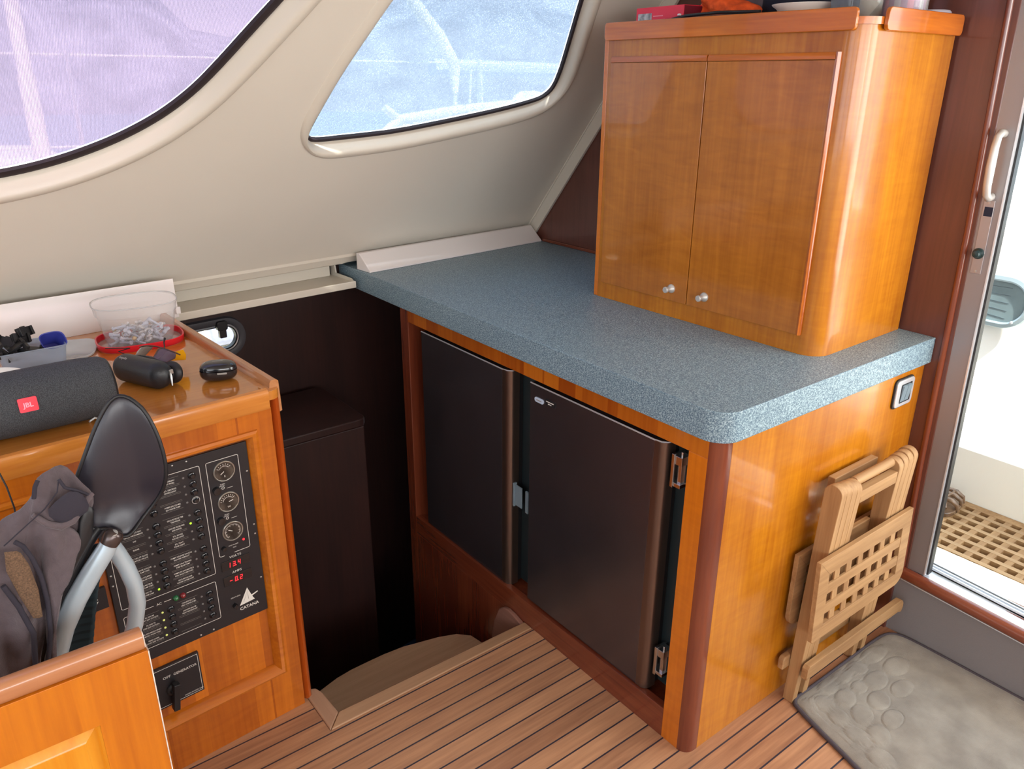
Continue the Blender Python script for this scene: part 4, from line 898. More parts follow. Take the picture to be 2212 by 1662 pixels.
spk = thing('speaker', (-1.11, 0.935, dz), 'big charcoal cloth covered cylindrical portable speaker with a red badge, on the desk', 'speaker')
SF = Frame((-0.998, 0.842, dz + 0.0665)).rotz(2.5)
g = MB(SF); R_ = 0.0655
g.lathe([(0.050, 0.0), (0.056, -0.004), (0.0610, -0.014), (0.0645, -0.045), (R_, -0.09), (R_, -0.20), (0.063, -0.25), (0.055, -0.285), (0.050, -0.290)], (0, 0, 0), 'x', 48); g.build('body', 'speaker_cloth', spk, smooth=60)
g = MB(SF); g.lathe([(0.0, -0.003), (0.044, -0.003), (0.050, 0.001), (0.053, 0.0), (0.0560, -0.0035)], (0, 0, 0), 'x', 40); g.build('end_rim', 'black', spk, smooth=50)
a_ = math.radians(13); BF = Frame(SF((-0.165, -R_ * math.cos(a_), R_ * math.sin(a_))), SF.x, Vector((0, 0, 1)) * math.cos(a_) + SF.y * math.sin(a_), SF.y * -math.cos(a_) + Vector((0, 0, 1)) * math.sin(a_))
g = MB(BF); g.prism(rrect(-0.0165, 0.0165, -0.0140, 0.0140, 0.003), 'z', -0.004, 0.0025)
g.text('JBL', 0.0130, (0, -0.0047, 0.0027), (1, 0, 0), (0, 1, 0), 0.0002, 1, 'CENTER', 0.0003, 1.0)
lab(g.build('badge', [plain('badge_red', (0.85, 0.02, 0.05, 1), 0.4), plain('badge_letter', srgb(255, 170, 190), 0.5)], spk, smooth=0), 'red badge with pale letters')
g = MB(SF); g.tube([(-0.060, -0.028, -0.0645), (-0.060, -0.040, -0.058), (-0.052, -0.044, -0.052), (-0.044, -0.040, -0.058)], 0.0022, 8); g.build('strap_loop', 'satin', spk)
g = MB(SF); g.box(-0.20, -0.05, -0.010, 0.010, -0.0662, -0.060); g.build('foot', 'black', spk, smooth=0)

ear = thing('earbud_case', (-0.757, 0.905, dz), 'small glossy black rounded earbud case lying alone near the desk corner', 'case')
EF = Frame((-0.755, 0.903, dz + 0.0235)).rotz(-24)
def sell(mb, a, b, c, p=2.6, n=28, m=14, o=(0, 0, 0), z0=-1.0, z1=1.0, mi=0):
    rows = []
    for i in range(m + 1):
        t = math.asin(max(-1, min(1, z0 + (z1 - z0) * i / m))) if False else (math.asin(z0) + (math.asin(z1) - math.asin(z0)) * i / m)
        ct, st_ = math.cos(t), math.sin(t); r = max(0.0, abs(ct)) ** (2 / 3.0); z = math.copysign(abs(st_) ** (2 / 3.0), st_)
        rows.append([(o[0] + a * r * math.copysign(abs(math.cos(k * 2 * PI / n)) ** (2 / p), math.cos(k * 2 * PI / n)), o[1] + b * r * math.copysign(abs(math.sin(k * 2 * PI / n)) ** (2 / p), math.sin(k * 2 * PI / n)), o[2] + c * z) for k in range(n)])
    return mb.grid(rows, mi, closed=True)
g = MB(EF); sell(g, 0.0430, 0.0280, 0.0235, 2.5, z0=-1, z1=0.05); g.build('base', 'black_gloss', ear, smooth=60)
g = MB(EF); sell(g, 0.0427, 0.0277, 0.0235, 2.5, z0=0.09, z1=1); g.build('lid', 'black_gloss', ear, smooth=60)
g = MB(EF); g.rbox(0.0, 0.022, -0.0287, -0.027, -0.0015, 0.0025, 0.0012, ax='y'); g.box(-0.012, 0.012, -0.0006, 0.0006, 0.0229, 0.0237); g.build('marking', 'text_dim', ear, smooth=0)

gl = thing('glasses_case', (-0.90, 0.99, dz), 'half open black zipped glasses case between the red lidded tub and the earbud case', 'case')
GF = Frame((-0.907, 0.975, dz + 0.0335)).rotz(-64)
def capsule(mb, L_, ry, rz, o=(0, 0, 0), n=28, m=10, p=2.25):
    prof = [(math.sin(PI / 2 * i / m), -L_ + 0.030 * (1 - math.cos(PI / 2 * i / m))) for i in range(m + 1)] + [(1.0, L_ * 0.3)] + [(math.cos(PI / 2 * i / m), L_ - 0.030 + 0.030 * math.sin(PI / 2 * i / m)) for i in range(m + 1)]
    return mb.lathe(prof, o, 'x', n, sx=ry, sy=rz, p=p)
g = MB(GF); capsule(g, 0.083, 0.030, 0.033); g.build('lower_shell', plain('case_shell', (0.014, 0.016, 0.020, 1), 0.38, bump=0.2, bscale=500), gl, smooth=60)
g = MB(GF.at((0.010, 0.038, -0.006)).tilt('x', -8)); capsule(g, 0.074, 0.016, 0.0265); g.build('upper_shell', M['case_shell'] if 'case_shell' in M else 'black', gl, smooth=60)
g = MB(GF)
zp = [(0.0815 * math.cos(k * 2 * PI / 48), 0.017, 0.0300 * math.sin(k * 2 * PI / 48)) for k in range(48)]
g.tube(zp, 0.0024, 8, closed=True); g.build('zip', 'black', gl, smooth=60)
g = MB(GF); g.tube([(0.080, 0.010, 0.012), (0.087, 0.006, 0.0), (0.089, 0.004, -0.022)], [0.002, 0.0032, 0.0018], 8); g.box(0.0805, 0.0850, 0.006, 0.016, 0.004, 0.014); g.build('zip_puller', 'screw', gl, bevel=0.0005)
g = MB(GF); g.text('oxydo', 0.010, (-0.040, -0.0165, 0.0285), (1.0, 0.0, 0.0), (0.0, 0.86, 0.50), 0.0012, 0, 'CENTER'); g.build('lettering', 'text_white', gl, smooth=0)
sg = thing('sunglasses', (-0.885, 1.01, dz + 0.03), 'brown lensed sunglasses sticking out of the half open black case', 'sunglasses')
SG = Frame((-0.872, 0.998, dz + 0.0700)).rotz(-62).tilt('x', 34)
for sx_ in (-1, 1):
    g = MB(SG); g.pillow([(sx_ * 0.008, 0.010), (sx_ * 0.030, 0.014), (sx_ * 0.058, 0.010), (sx_ * 0.062, -0.002), (sx_ * 0.052, -0.018), (sx_ * 0.030, -0.022), (sx_ * 0.012, -0.016)], 'z', 0.0, 0.0015, n=24, rings=4, bend=lambda u, v: -abs(u) * abs(u) * 3.5)
    g.build('lens', 'sunglass', sg, smooth=60)
g = MB(SG); g.tube([(x, 0.0135 - abs(x) * 0.02, -x * x * 3.5) for x in [-0.066 + 0.132 * i / 16 for i in range(17)]], 0.0017, 8); g.build('frame', plain('frame_brown', (0.05, 0.018, 0.01, 1), 0.25), sg, smooth=60)
g = MB(); g.tube([(-0.915, 1.062, dz + 0.048), (-0.93, 1.09, dz + 0.055), (-0.905, 1.085, dz + 0.060), (-0.952, 1.125, dz + 0.058)], 0.0014, 6); g.build('temple', 'black', sg, smooth=60)
g = MB(); g.tube([(-0.862, 1.000, dz + 0.048), (-0.835, 1.045, dz + 0.056), (-0.828, 1.075, dz + 0.062), (-0.822, 1.083, dz + 0.070)], [0.0014, 0.0014, 0.0018, 0.0026], 8); g.build('temple', 'black', sg, smooth=60)
am = thing('amber_lens', (-0.815, 1.035, dz), 'spare amber yellow lens leaning behind the black glasses case', 'lens')
g = MB(Frame((-0.822, 1.030, dz + 0.0400)).rotz(-20).tilt('x', 25)); g.pillow([(-0.024, -0.018), (0.026, -0.020), (0.030, -0.004), (0.026, 0.016), (0.010, 0.012), (-0.012, -0.004)], 'y', 0.0, 0.0014, n=24, rings=3); g.build('lens', 'amber', am, smooth=60)

# clear tub of fittings standing on its red rimmed lid
def squircle(a, b, n=44, p=2.9): return [(a * math.copysign(abs(math.cos(2 * PI * k / n)) ** (2 / p), math.cos(2 * PI * k / n)), b * math.copysign(abs(math.sin(2 * PI * k / n)) ** (2 / p), math.sin(2 * PI * k / n))) for k in range(n)]
TF = Frame((-0.832, 1.318, dz), (1.05, 0, 0), (0, 1.05, 0), (0, 0, 1.03)).rotz(-6)
ld = thing('tub_lid', (-0.838, 1.322, dz), 'red rimmed oval lid lying upside down under the clear tub', 'lid')
rows = [[(p[0], p[1], z) for p in squircle(a, b)] for a, b, z in ((0.101, 0.080, 0.0), (0.104, 0.083, 0.003), (0.105, 0.084, 0.017), (0.1035, 0.0825, 0.018), (0.1015, 0.0805, 0.017), (0.100, 0.079, 0.004))]
g = MB(TF); g.grid(rows + [rows[0]], closed=True); lab(g.build('rim', 'red_plastic', ld, smooth=50), 'bright red rim')
g = MB(TF); g.prism(squircle(0.0995, 0.0785), 'z', 0.001, 0.003); g.build('clear_window', 'clear', ld, smooth=0)
tb_ = thing('clear_tub', (-0.838, 1.322, dz + 0.004), 'clear plastic tub full of small pale fittings at the back of the desk', 'tub')
rows = [[(p[0], p[1], z + 0.0042) for p in squircle(a, b)] for a, b, z in ((0.001, 0.001, 0.001), (0.068, 0.050, 0.001), (0.077, 0.059, 0.003), (0.081, 0.063, 0.012), (0.089, 0.070, 0.060), (0.092, 0.073, 0.080), (0.0925, 0.0735, 0.082), (0.0965, 0.0775, 0.084), (0.0985, 0.0795, 0.103), (0.1005, 0.0815, 0.105), (0.1015, 0.0825, 0.108), (0.1000, 0.081, 0.110), (0.0975, 0.0785, 0.106))]
g = MB(TF); g.grid(rows, closed=True); g.build('shell', 'clear', tb_, smooth=50)
g = MB(TF); g.tube([(p[0], p[1], 0.113) for p in squircle(0.1002, 0.0812)], 0.0016, 6, closed=True); g.build('rim', clear_mat('clear_rim', (0.95, 0.95, 0.95, 1), 0.45), tb_, smooth=60)
rng = random.Random(3)
protos = []
def fit_proto(kind):
    g = MB()
    if kind == 0: g.tube([(0.0065 * math.cos(k * PI / 8), 0.0065 * math.sin(k * PI / 8), 0) for k in range(16)], 0.0024, 8, closed=True)
    elif kind == 1: g.lathe([(0.0045, -0.013), (0.0055, -0.012), (0.0055, -0.004), (0.0038, -0.003), (0.0038, 0.010), (0.005, 0.011), (0.005, 0.013), (0.003, 0.013)], (0, 0, 0), 'x', 12)
    elif kind == 2: g.tube([(-0.010, 0, 0), (0.0, 0, 0), (0.004, 0.003, 0), (0.005, 0.010, 0)], 0.0040, 10)
    elif kind == 3: g.lathe([(0.0030, -0.018), (0.0032, 0.014), (0.0055, 0.0142), (0.0055, 0.018)], (0, 0, 0), 'x', 10)
    else: sell(g, 0.006, 0.006, 0.006, 2.0, 12, 8)
    return g
names = ['fitting_ring', 'pipe_connector', 'elbow_fitting', 'plastic_bolt', 'fitting_ball']
mats_ = ['fitting', 'fitting_clear', 'fitting', 'fitting_clear', 'brass']
lbs = ['small pale ring fitting in the heap inside the clear tub', 'small pale ribbed connector in the heap inside the clear tub', 'small pale bent elbow fitting in the heap inside the clear tub', 'small milky plastic bolt in the heap inside the clear tub', 'small brass coloured ball fitting in the heap inside the clear tub']
for k in range(5):
    o = fit_proto(k).build(names[k], mats_[k], None, smooth=50); tag(o, lbs[k], 'fitting', ['ring fittings in the tub', 'connectors in the tub', 'elbow fittings in the tub', 'plastic bolts in the tub', 'ball fittings in the tub'][k]); protos.append(o)
first = [True] * 5
cells = []
for L_, (rx, ry, zz, cnt) in enumerate(((0.066, 0.047, 0.013, 26), (0.070, 0.052, 0.025, 26), (0.068, 0.050, 0.037, 20), (0.050, 0.036, 0.048, 10))):
    for i in range(cnt):
        rr = math.sqrt((i + 0.5) / cnt); th = i * 2.39996 + L_
        cells.append((rx * rr * math.cos(th), ry * rr * math.sin(th), zz + rng.uniform(-0.002, 0.002)))
for i, c in enumerate(cells):
    k = rng.choice([0, 0, 1, 1, 2, 3, 3]) if i % 17 else 4
    o = protos[k] if first[k] else protos[k].copy()
    if not first[k]: COL.objects.link(o)
    first[k] = False
    o.location = TF(c); o.rotation_euler = (rng.uniform(-0.9, 0.9), rng.uniform(-0.6, 0.6), rng.uniform(0, 6.28))

# small box of black clips, blue cup, milky lid, white saucer
bx = thing('plastic_box', (-1.098, 1.28, dz), 'frosted blue plastic box full of black clips at the left end of the desk', 'box')
BXF = Frame((-1.095, 1.282, dz)).rotz(3)
def tray(mb, a, b, h, r, wall=0.0015, taper=0.9):
    out = lambda k, z, d=0: [(p[0], p[1], z) for p in rrect(-(a * k) + d, a * k - d, -(b * k) + d, b * k - d, r)]
    mb.grid([out(0.02, 0.0), out(taper, 0.0), out(1, h), out(1.03, h + 0.001), out(1.03, h + 0.003), out(1, h + 0.003, wall), out(taper, wall, wall), out(0.02, wall)], closed=True)
g = MB(BXF); tray(g, 0.074, 0.052, 0.050, 0.012); g.build('tray', 'clear_blue', bx, smooth=40)
cup = thing('blue_cup', (-1.05, 1.285, dz + 0.02), 'small dark blue plastic cup tipped inside the frosted box', 'cup')
CF = Frame((-1.050, 1.283, dz + 0.028), (1.2, 0, 0), (0, 1.2, 0), (0, 0, 1.2)).rotz(10).tilt('x', 42)
def sq(a, z): return [(p[0], p[1], z) for p in squircle(a, a * 0.85, 28, 3.2)]
g = MB(CF); g.grid([sq(0.001, 0.0), sq(0.013, 0.0), sq(0.0165, 0.004), sq(0.0235, 0.040), sq(0.0245, 0.041), sq(0.0225, 0.040), sq(0.016, 0.006), sq(0.001, 0.004)], closed=True); g.build('bowl', 'blue_plastic', cup, smooth=50)
cl0 = None; cr = random.Random(11)
for i, (x, y, z, rx, ry, rz) in enumerate(((-0.050, -0.020, 0.045, 0.2, 0.9, 0.3), (-0.020, -0.012, 0.050, 0.1, -0.5, 0.1), (-0.005, 0.018, 0.060, 1.1, 0.2, 0.4), (-0.035, 0.015, 0.058, 0.9, 0.3, -0.5), (0.012, -0.030, 0.040, 0.2, 0.3, 0.2), (-0.045, -0.036, 0.036, 0.1, 0.2, 0.1), (0.008, 0.030, 0.072, 1.2, 0.1, 0.7), (0.0, -0.005, 0.030, 0.0, 0.1, 0.9), (-0.030, -0.035, 0.028, 0.0, 0.0, 0.3))):
    if cl0 is None:
        g = MB(); g.box(-0.019, 0.019, -0.010, 0.010, -0.003, 0.003); g.box(-0.019, -0.012, -0.010, 0.010, 0.003, 0.010); g.box(0.013, 0.019, -0.010, 0.010, 0.003, 0.007); g.box(-0.006, 0.006, -0.0125, 0.0125, -0.002, 0.002)
        cl0 = g.build('plastic_clip', 'black', None, smooth=0, bevel=0.0008); o = cl0
        tag(o, 'black plastic clip in the jumble filling the frosted box', 'clip', 'black clips in the frosted box')
    else: o = cl0.copy(); COL.objects.link(o)
    o.location = BXF((x - 0.008, y, z + 0.008)); o.rotation_euler = (rx, ry, rz); o.scale = (1.15, 1.15, 1.3)
ml = thing('milky_lid', (-1.0, 1.36, dz), 'flat milky plastic lid lying right of the frosted box', 'lid')
g = MB(Frame((-1.000, 1.345, dz)).rotz(-15)); P_ = squircle(0.062, 0.085, 40, 3.2)
g.grid([[(p[0] * k, p[1] * k, z) for p in P_] for k, z in ((0.01, 0.0005), (0.93, 0.0005), (1.0, 0.0010), (1.02, 0.006), (0.99, 0.0065), (0.94, 0.003), (0.01, 0.003))], closed=True); g.build('disc', 'milky', ml, smooth=50)
cb = thing('wire_comb', (-1.0, 1.235, dz), 'short ladder of thin grey wires poking out between box and speaker', 'wire')
g = MB(Frame((-1.008, 1.215, dz + 0.010)).rotz(20))
for i in range(5): g.tube([(0.0, -0.004 + i * 0.009, 0), (0.030, -0.012 + i * 0.008, 0.0)], 0.0009, 6)
g.tube([(0.006, 0.036, 0), (0.034, -0.016, 0), (0.040, -0.028, 0.004)], 0.0014, 6); g.build('wires', 'satin', cb)
sc_ = thing('white_saucer', (-1.205, 1.06, dz), 'white shallow dish partly hidden behind the speaker', 'dish')
g = MB(Frame((-1.205, 1.060, dz + 0.0005), (1, 0, 0), (0, 1, 0), (0, 0, 1.2))); g.lathe([(0.001, 0.001), (0.045, 0.001), (0.066, 0.030), (0.074, 0.044), (0.075, 0.046), (0.072, 0.045), (0.063, 0.031), (0.042, 0.004), (0.001, 0.004)], (0, 0, 0), 'z', 44); g.build('bowl', 'white_gel', sc_, smooth=50)

# ------------------------------------------------------------------ office chair with a jacket over it
ch = thing('office_chair', (-1.30, 0.50, 0.0), 'black leather backed office chair with silver tube arms, standing at the desk', 'chair')
pad = [(-1.040, 1.083), (-1.026, 1.075), (-1.011, 1.053), (-1.0, 1.008), (-0.996, 0.963), (-0.998, 0.925), (-1.009, 0.889), (-1.032, 0.860), (-1.061, 0.838), (-1.080, 0.828), (-1.095, 0.836), (-1.110, 0.852), (-1.128, 0.850), (-1.140, 0.880), (-1.140, 0.940), (-1.117, 0.984), (-1.090, 1.036), (-1.065, 1.072), (-1.052, 1.082)]
def pbend(u, v):        # the right edge of the pad wraps towards the viewer, the lower edge curls under
    a = max(0.0, (u + 1.045) / 0.05); b = max(0.0, (0.905 - v) / 0.07)
    return -0.020 * a * a - 0.030 * b * b + 0.02 * (1 - a)
g = MB(); g.pillow(smooth_poly(pad, 1), 'y', 0.475, 0.016, n=80, rings=10, back=1.0, bend=pbend); g.build('backrest', 'leather', ch, smooth=80)
g = MB(); Pp = resample(smooth_poly(pad, 1), 80); g.tube([(p[0], 0.472 + pbend(p[0], p[1]), p[1]) for p in Pp], 0.0035, 8, closed=True); g.build('piping', 'black', ch, smooth=80)
g = MB(); g.tube([(-1.103, 0.452, 0.842), (-1.116, 0.452, 0.822), (-1.145, 0.455, 0.785), (-1.178, 0.46, 0.738), (-1.207, 0.465, 0.687), (-1.229, 0.47, 0.630), (-1.245, 0.48, 0.56), (-1.255, 0.50, 0.47), (-1.26, 0.54, 0.43)], [0.0145, 0.016, 0.0175, 0.0185, 0.019, 0.019, 0.019, 0.018, 0.016], 18); g.build('arm_tube', 'tube', ch, smooth=80)
g = MB(); g.tube([(-1.108, 0.480, 0.818), (-1.098, 0.487, 0.790), (-1.087, 0.492, 0.752), (-1.079, 0.496, 0.705), (-1.079, 0.50, 0.660), (-1.090, 0.505, 0.612), (-1.110, 0.512, 0.560), (-1.14, 0.52, 0.49), (-1.17, 0.54, 0.43)], 0.0150, 16); g.build('arm_tube', 'tube', ch, smooth=80)
g = MB(Frame((-1.103, 0.446, 0.846)).tilt('y', 35)); g.lathe([(0.015, -0.016), (0.0165, -0.008), (0.0165, 0.004), (0.013, 0.010), (0.0, 0.012)], (0, 0, 0), 'z', 22); g.build('end_cap', plain('cap_bronze', (0.10, 0.075, 0.07, 1), 0.25, metal=0.6), ch, smooth=60)
g = MB(Frame((-1.103, 0.441, 0.856)).tilt('x', 20)); g.lathe([(0.008, -0.002), (0.0078, 0.001), (0.0, 0.003)], (0, -0.003, 0), 'z', 16); g.build('cap_button', 'satin', ch, smooth=60)
rows = []
def lerp_tab(tab, z):
    for (z0, x0), (z1, x1) in zip(tab, tab[1:]):
        if z <= z0 and z >= z1: return x0 + (x1 - x0) * (z0 - z) / (z0 - z1)
    return tab[-1][1]
for i in range(40):
    z = 0.805 - 0.305 * i / 39; rp = 0.0035 * (i % 2)
    xr = lerp_tab([(0.81, -1.112), (0.789, -1.114), (0.742, -1.132), (0.675, -1.150), (0.612, -1.165), (0.5, -1.19)], z); xl = lerp_tab([(0.81, -1.135), (0.71, -1.190), (0.643, -1.225), (0.572, -1.255), (0.5, -1.28)], z)
    rows.append([(xl + (xr - xl) * k / 10, 0.500 - rp + 0.01 * math.sin(k / 10 * PI), z) for k in range(11)])
g = MB(); g.tube([(-1.118, 0.478, 0.852), (-1.140, 0.474, 0.835), (-1.175, 0.474, 0.785), (-1.205, 0.476, 0.735), (-1.235, 0.480, 0.68), (-1.262, 0.485, 0.61), (-1.28, 0.49, 0.52)], [0.008, 0.012, 0.014, 0.016, 0.018, 0.018, 0.018], 12); g.build('edge_roll', 'black', ch, smooth=80)
g = MB(); g.grid(rows); g.build('mesh_back', 'mesh_fabric', ch, solid=0.006, smooth=30)
g = MB(); g.pillow(rrect(-1.50, -1.10, 0.32, 0.62, 0.08), 'z', 0.41, 0.03, n=60, back=1.0); g.build('seat', 'leather', ch, smooth=80)
g = MB(); g.lathe([(0.028, 0.09), (0.028, 0.38), (0.05, 0.39)], (-1.30, 0.50, 0), 'z', 20)
g.build('column', 'alu', ch)
for k in range(5):
    a = math.radians(72 * k + 20); c, s_ = math.cos(a), math.sin(a)
    g = MB(); g.tube([(-1.30, 0.50, 0.10), (-1.30 + 0.08 * c, 0.50 + 0.08 * s_, 0.095), (-1.30 + 0.15 * c, 0.50 + 0.15 * s_, 0.065)], [0.022, 0.018, 0.013], 10); g.lathe([(0.026, -0.014), (0.029, -0.008), (0.029, 0.008), (0.026, 0.014)], (-1.30 + 0.15 * c, 0.50 + 0.15 * s_, 0.030), 'x', 16)
    g.build('leg', 'black', ch, smooth=50)

jk = thing('jacket', (-1.22, 0.43, 0.62), 'grey brown zip jacket with dark piping hung over the left side of the office chair', 'jacket')
def fold(u, v): return 0.010 * math.sin(u * 70 + v * 14) + 0.006 * math.sin(u * 130 - v * 20 + 1.3)
body = [(-1.19, 0.990), (-1.165, 0.996), (-1.146, 0.990), (-1.136, 0.968), (-1.119, 0.938), (-1.119, 0.913), (-1.131, 0.896), (-1.136, 0.868), (-1.163, 0.835), (-1.190, 0.798), (-1.214, 0.75), (-1.245, 0.675), (-1.262, 0.58), (-1.36, 0.56), (-1.40, 0.70), (-1.37, 0.84), (-1.30, 0.905), (-1.235, 0.932), (-1.207, 0.955), (-1.199, 0.976)]
g = MB(); g.pillow(smooth_poly(body, 1), 'y', 0.455, 0.030, n=110, rings=16, back=0.4, bend=fold); g.build('body', 'jacket', jk, smooth=80)
g = MB(); g.pillow(smooth_poly([(-1.196, 0.940), (-1.172, 0.960), (-1.150, 0.968), (-1.135, 0.952), (-1.131, 0.925), (-1.150, 0.915), (-1.178, 0.912)], 1), 'y', 0.414, 0.004, n=40, rings=4); g.build('neck_opening', 'jacket_dark', jk, smooth=80)
g = MB(); g.tube([(-1.212, 0.424, 0.938), (-1.196, 0.418, 0.918), (-1.178, 0.416, 0.908), (-1.160, 0.417, 0.912), (-1.146, 0.420, 0.926), (-1.132, 0.424, 0.940), (-1.122, 0.430, 0.944)], [0.004, 0.006, 0.007, 0.007, 0.007, 0.006, 0.004], 10); g.build('collar_roll', 'jacket', jk, smooth=80)
g = MB(); g.tube([(-1.165, 0.430, 0.985), (-1.160, 0.421, 0.972), (-1.146, 0.420, 0.963), (-1.133, 0.424, 0.951), (-1.124, 0.43, 0.938)], 0.0028, 8); g.tube([(-1.205, 0.426, 0.965), (-1.200, 0.424, 0.985), (-1.194, 0.43, 0.992)], 0.0035, 8)
g.tube([(-1.165, 0.430, 0.985), (-1.172, 0.420, 0.968), (-1.195, 0.418, 0.945), (-1.225, 0.418, 0.925), (-1.26, 0.420, 0.90)], 0.0010, 6)
g.tube([(-1.245, 0.414, 0.905), (-1.236, 0.412, 0.895), (-1.228, 0.412, 0.87), (-1.222, 0.414, 0.83), (-1.222, 0.416, 0.78), (-1.228, 0.418, 0.72), (-1.245, 0.42, 0.65)], 0.0040, 8)
g.tube([(-1.275, 0.412, 0.835), (-1.262, 0.410, 0.79), (-1.252, 0.412, 0.73), (-1.262, 0.414, 0.66)], 0.0045, 8)
g.build('piping', 'jacket_dark', jk, smooth=80)
g = MB(); g.pillow([(-1.262, 0.895), (-1.242, 0.890), (-1.234, 0.86), (-1.230, 0.81), (-1.234, 0.755), (-1.247, 0.76), (-1.258, 0.81), (-1.266, 0.86)], 'y', 0.409, 0.005, n=36, rings=4); lab(g.build('mesh_pocket', 'jacket_mesh', jk, smooth=80), 'brown mesh lined opening')
g = MB(); g.pillow(smooth_poly([(-1.205, 0.905), (-1.178, 0.900), (-1.158, 0.89), (-1.150, 0.86), (-1.170, 0.82), (-1.200, 0.77), (-1.222, 0.70), (-1.235, 0.62), (-1.25, 0.60), (-1.236, 0.70), (-1.222, 0.78), (-1.215, 0.85)], 1), 'y', 0.436, 0.018, n=60, rings=8, bend=lambda u, v: 0.004 * math.sin(u * 160 + v * 30)); g.build('front_flap', 'jacket', jk, smooth=80)
g = MB(); g.pillow(smooth_poly([(-1.142, 0.925), (-1.122, 0.915), (-1.128, 0.89), (-1.134, 0.86), (-1.165, 0.82), (-1.195, 0.77), (-1.185, 0.80), (-1.160, 0.86)], 1), 'y', 0.438, 0.010, n=50, rings=6); g.build('lining', 'black', jk, smooth=80)
cbl = MB(); cbl.tube([(-1.275, 0.66, 0.952), (-1.244, 0.655, 0.945), (-1.236, 0.65, 0.925), (-1.231, 0.64, 0.900), (-1.228, 0.63, 0.86), (-1.235, 0.62, 0.78)], 0.0016, 8)
tag(cbl.build('cable', 'black', None, smooth=60, base=(-1.235, 0.64, 0.78)), 'thin black cable looping down behind the jacket at the desk front', 'cable')

# ------------------------------------------------------------------ nearest panelled board, lower left
fb = thing('settee_end_board', (-1.4, 0.275, 0.0), 'varnished orange board with raised panel and worn pale edge, nearest the viewer', 'board')
rec = [(-1.70, 0.12), (-1.200, 0.12), (-1.200, 0.618), (-1.70, 0.618)]
g = MB(); g.prism([(-1.78, 0.0), (-1.1105, 0.0), (-1.1105, 0.724), (-1.78, 0.724)], 'y', 0.262, 0.290, holes=[rec]); g.build('frame', wood('board_frame', (0.52, 0.135, 0.006, 1), (0.74, 0.235, 0.010, 1), 'z', rough=0.3, coat=0.3), fb, bevel=0.0008)
g = MB(); g.prism(rrect(0.260, 0.292, 0.7245, 0.760, 0.012), 'x', -1.78, -1.1135); g.build('top_rail', wood('board_cap', (0.44, 0.17, 0.07, 1), (0.60, 0.27, 0.12, 1), 'x', rough=0.3), fb, smooth=60, bevel=0.001)
g = MB(); Q = [(-1.70, 0.12), (-1.200, 0.12), (-1.200, 0.618), (-1.70, 0.618)]
def ins(d): return [(-1.70 + d, 0.12 + d), (-1.200 - d, 0.12 + d), (-1.200 - d, 0.618 - d), (-1.70 + d, 0.618 - d)]
g.grid([[(p[0], y, p[1]) for p in ins(d)] for d, y in ((0.0, 0.268), (0.004, 0.272), (0.022, 0.266), (0.025, 0.264), (0.248, 0.264))], closed=True); g.build('raised_panel', wood('board_panel', (0.70, 0.24, 0.008, 1), (0.82, 0.38, 0.030, 1), 'z', rough=0.3, coat=0.3), fb, smooth=25)
g = MB(); g.box(-1.1104, -1.1085, 0.2622, 0.2898, 0.0, 0.722); g.prism(rrect(0.262, 0.290, 0.726, 0.758, 0.011), 'x', -1.1134, -1.1118); lab(g.build('worn_edge', 'white_worn', fb, smooth=0), 'worn whitish edge strip')

# ------------------------------------------------------------------ folded teak table leaning on the end panel
ft = thing('folding_table', (0.58, -0.06, 0.0), 'folded teak table with a slatted lattice top, leaning against the cabinet end panel', 'folding table')
def lat(t_, y0, x0, x1, z0, z1, nm, th=0.013, flip=1, r=0.040, lean_=0.0):
    F_ = Frame((x0, y0, z0), (1, 0, 0), (0, math.cos(lean_), math.sin(lean_)), (0, -math.sin(lean_), math.cos(lean_)))
    w_, h_ = x1 - x0, z1 - z0; fw = 0.046; ft_ = 0.047; fb_ = 0.040
    out = [(0, h_), (0, 0.006), (0.006, 0)] + arc(w_ - r, r, r, 270, 360, 6) + [(w_, h_)]
    if flip < 0: out = [(w_ - p[0], p[1]) for p in out]
    g = MB(F_); inn = [(fw, fb_), (w_ - fw, fb_), (w_ - fw, h_ - ft_), (fw, h_ - ft_)]
    g.prism(out, 'y', -th, 0.0, holes=[inn]); top_ = g.build(nm, 'teak_x', t_, bevel=0.003)
    g = MB(F_); bar = 0.0235; nx = 7; pitch = (inn[1][0] - inn[0][0] + bar) / nx; br = 0.0290; hz_ = (inn[2][1] - inn[1][1] + br) / 3
    for i in range(1, nx): g.box(inn[0][0] + pitch * i - bar, inn[0][0] + pitch * i, -th + 0.0035, -0.0055, inn[0][1], inn[2][1])
    g.build('lattice_upright', 'teak', top_, smooth=0, bevel=0.0006)
    g = MB(F_)
    for i in range(1, 3): g.box(inn[0][0], inn[1][0], -th + 0.0012, -0.0060, inn[0][1] + hz_ * i - br, inn[0][1] + hz_ * i)
    g.build('lattice_slat', 'teak_x', top_, smooth=0, bevel=0.0006)
    g = MB(F_)
    for (cx, cz, ex_, ez_) in ((0.001, h_ - 0.001, fw, -ft_), (w_ - 0.001, h_ - 0.001, -fw, -ft_), (0.006, 0.006, fw - 0.006, fb_ - 0.006)):
        g.add([(cx, -th - 0.0003, cz), (cx + ex_, -th - 0.0003, cz + ez_), (cx + ex_ + 0.0008, -th - 0.0003, cz + ez_), (cx + 0.0008, -th - 0.0003, cz)], [(0, 1, 2, 3)])
    g.build('mitre_line', plain('mitre', (0.20, 0.11, 0.05, 1), 0.8), top_, smooth=0)
lat(ft, -0.1005, 0.310, 0.759, 0.268, 0.503, 'lattice_leaf', lean_=-0.04)
lat(ft, -0.012, 0.345, 0.800, 0.245, 0.470, 'lattice_leaf', flip=-1)
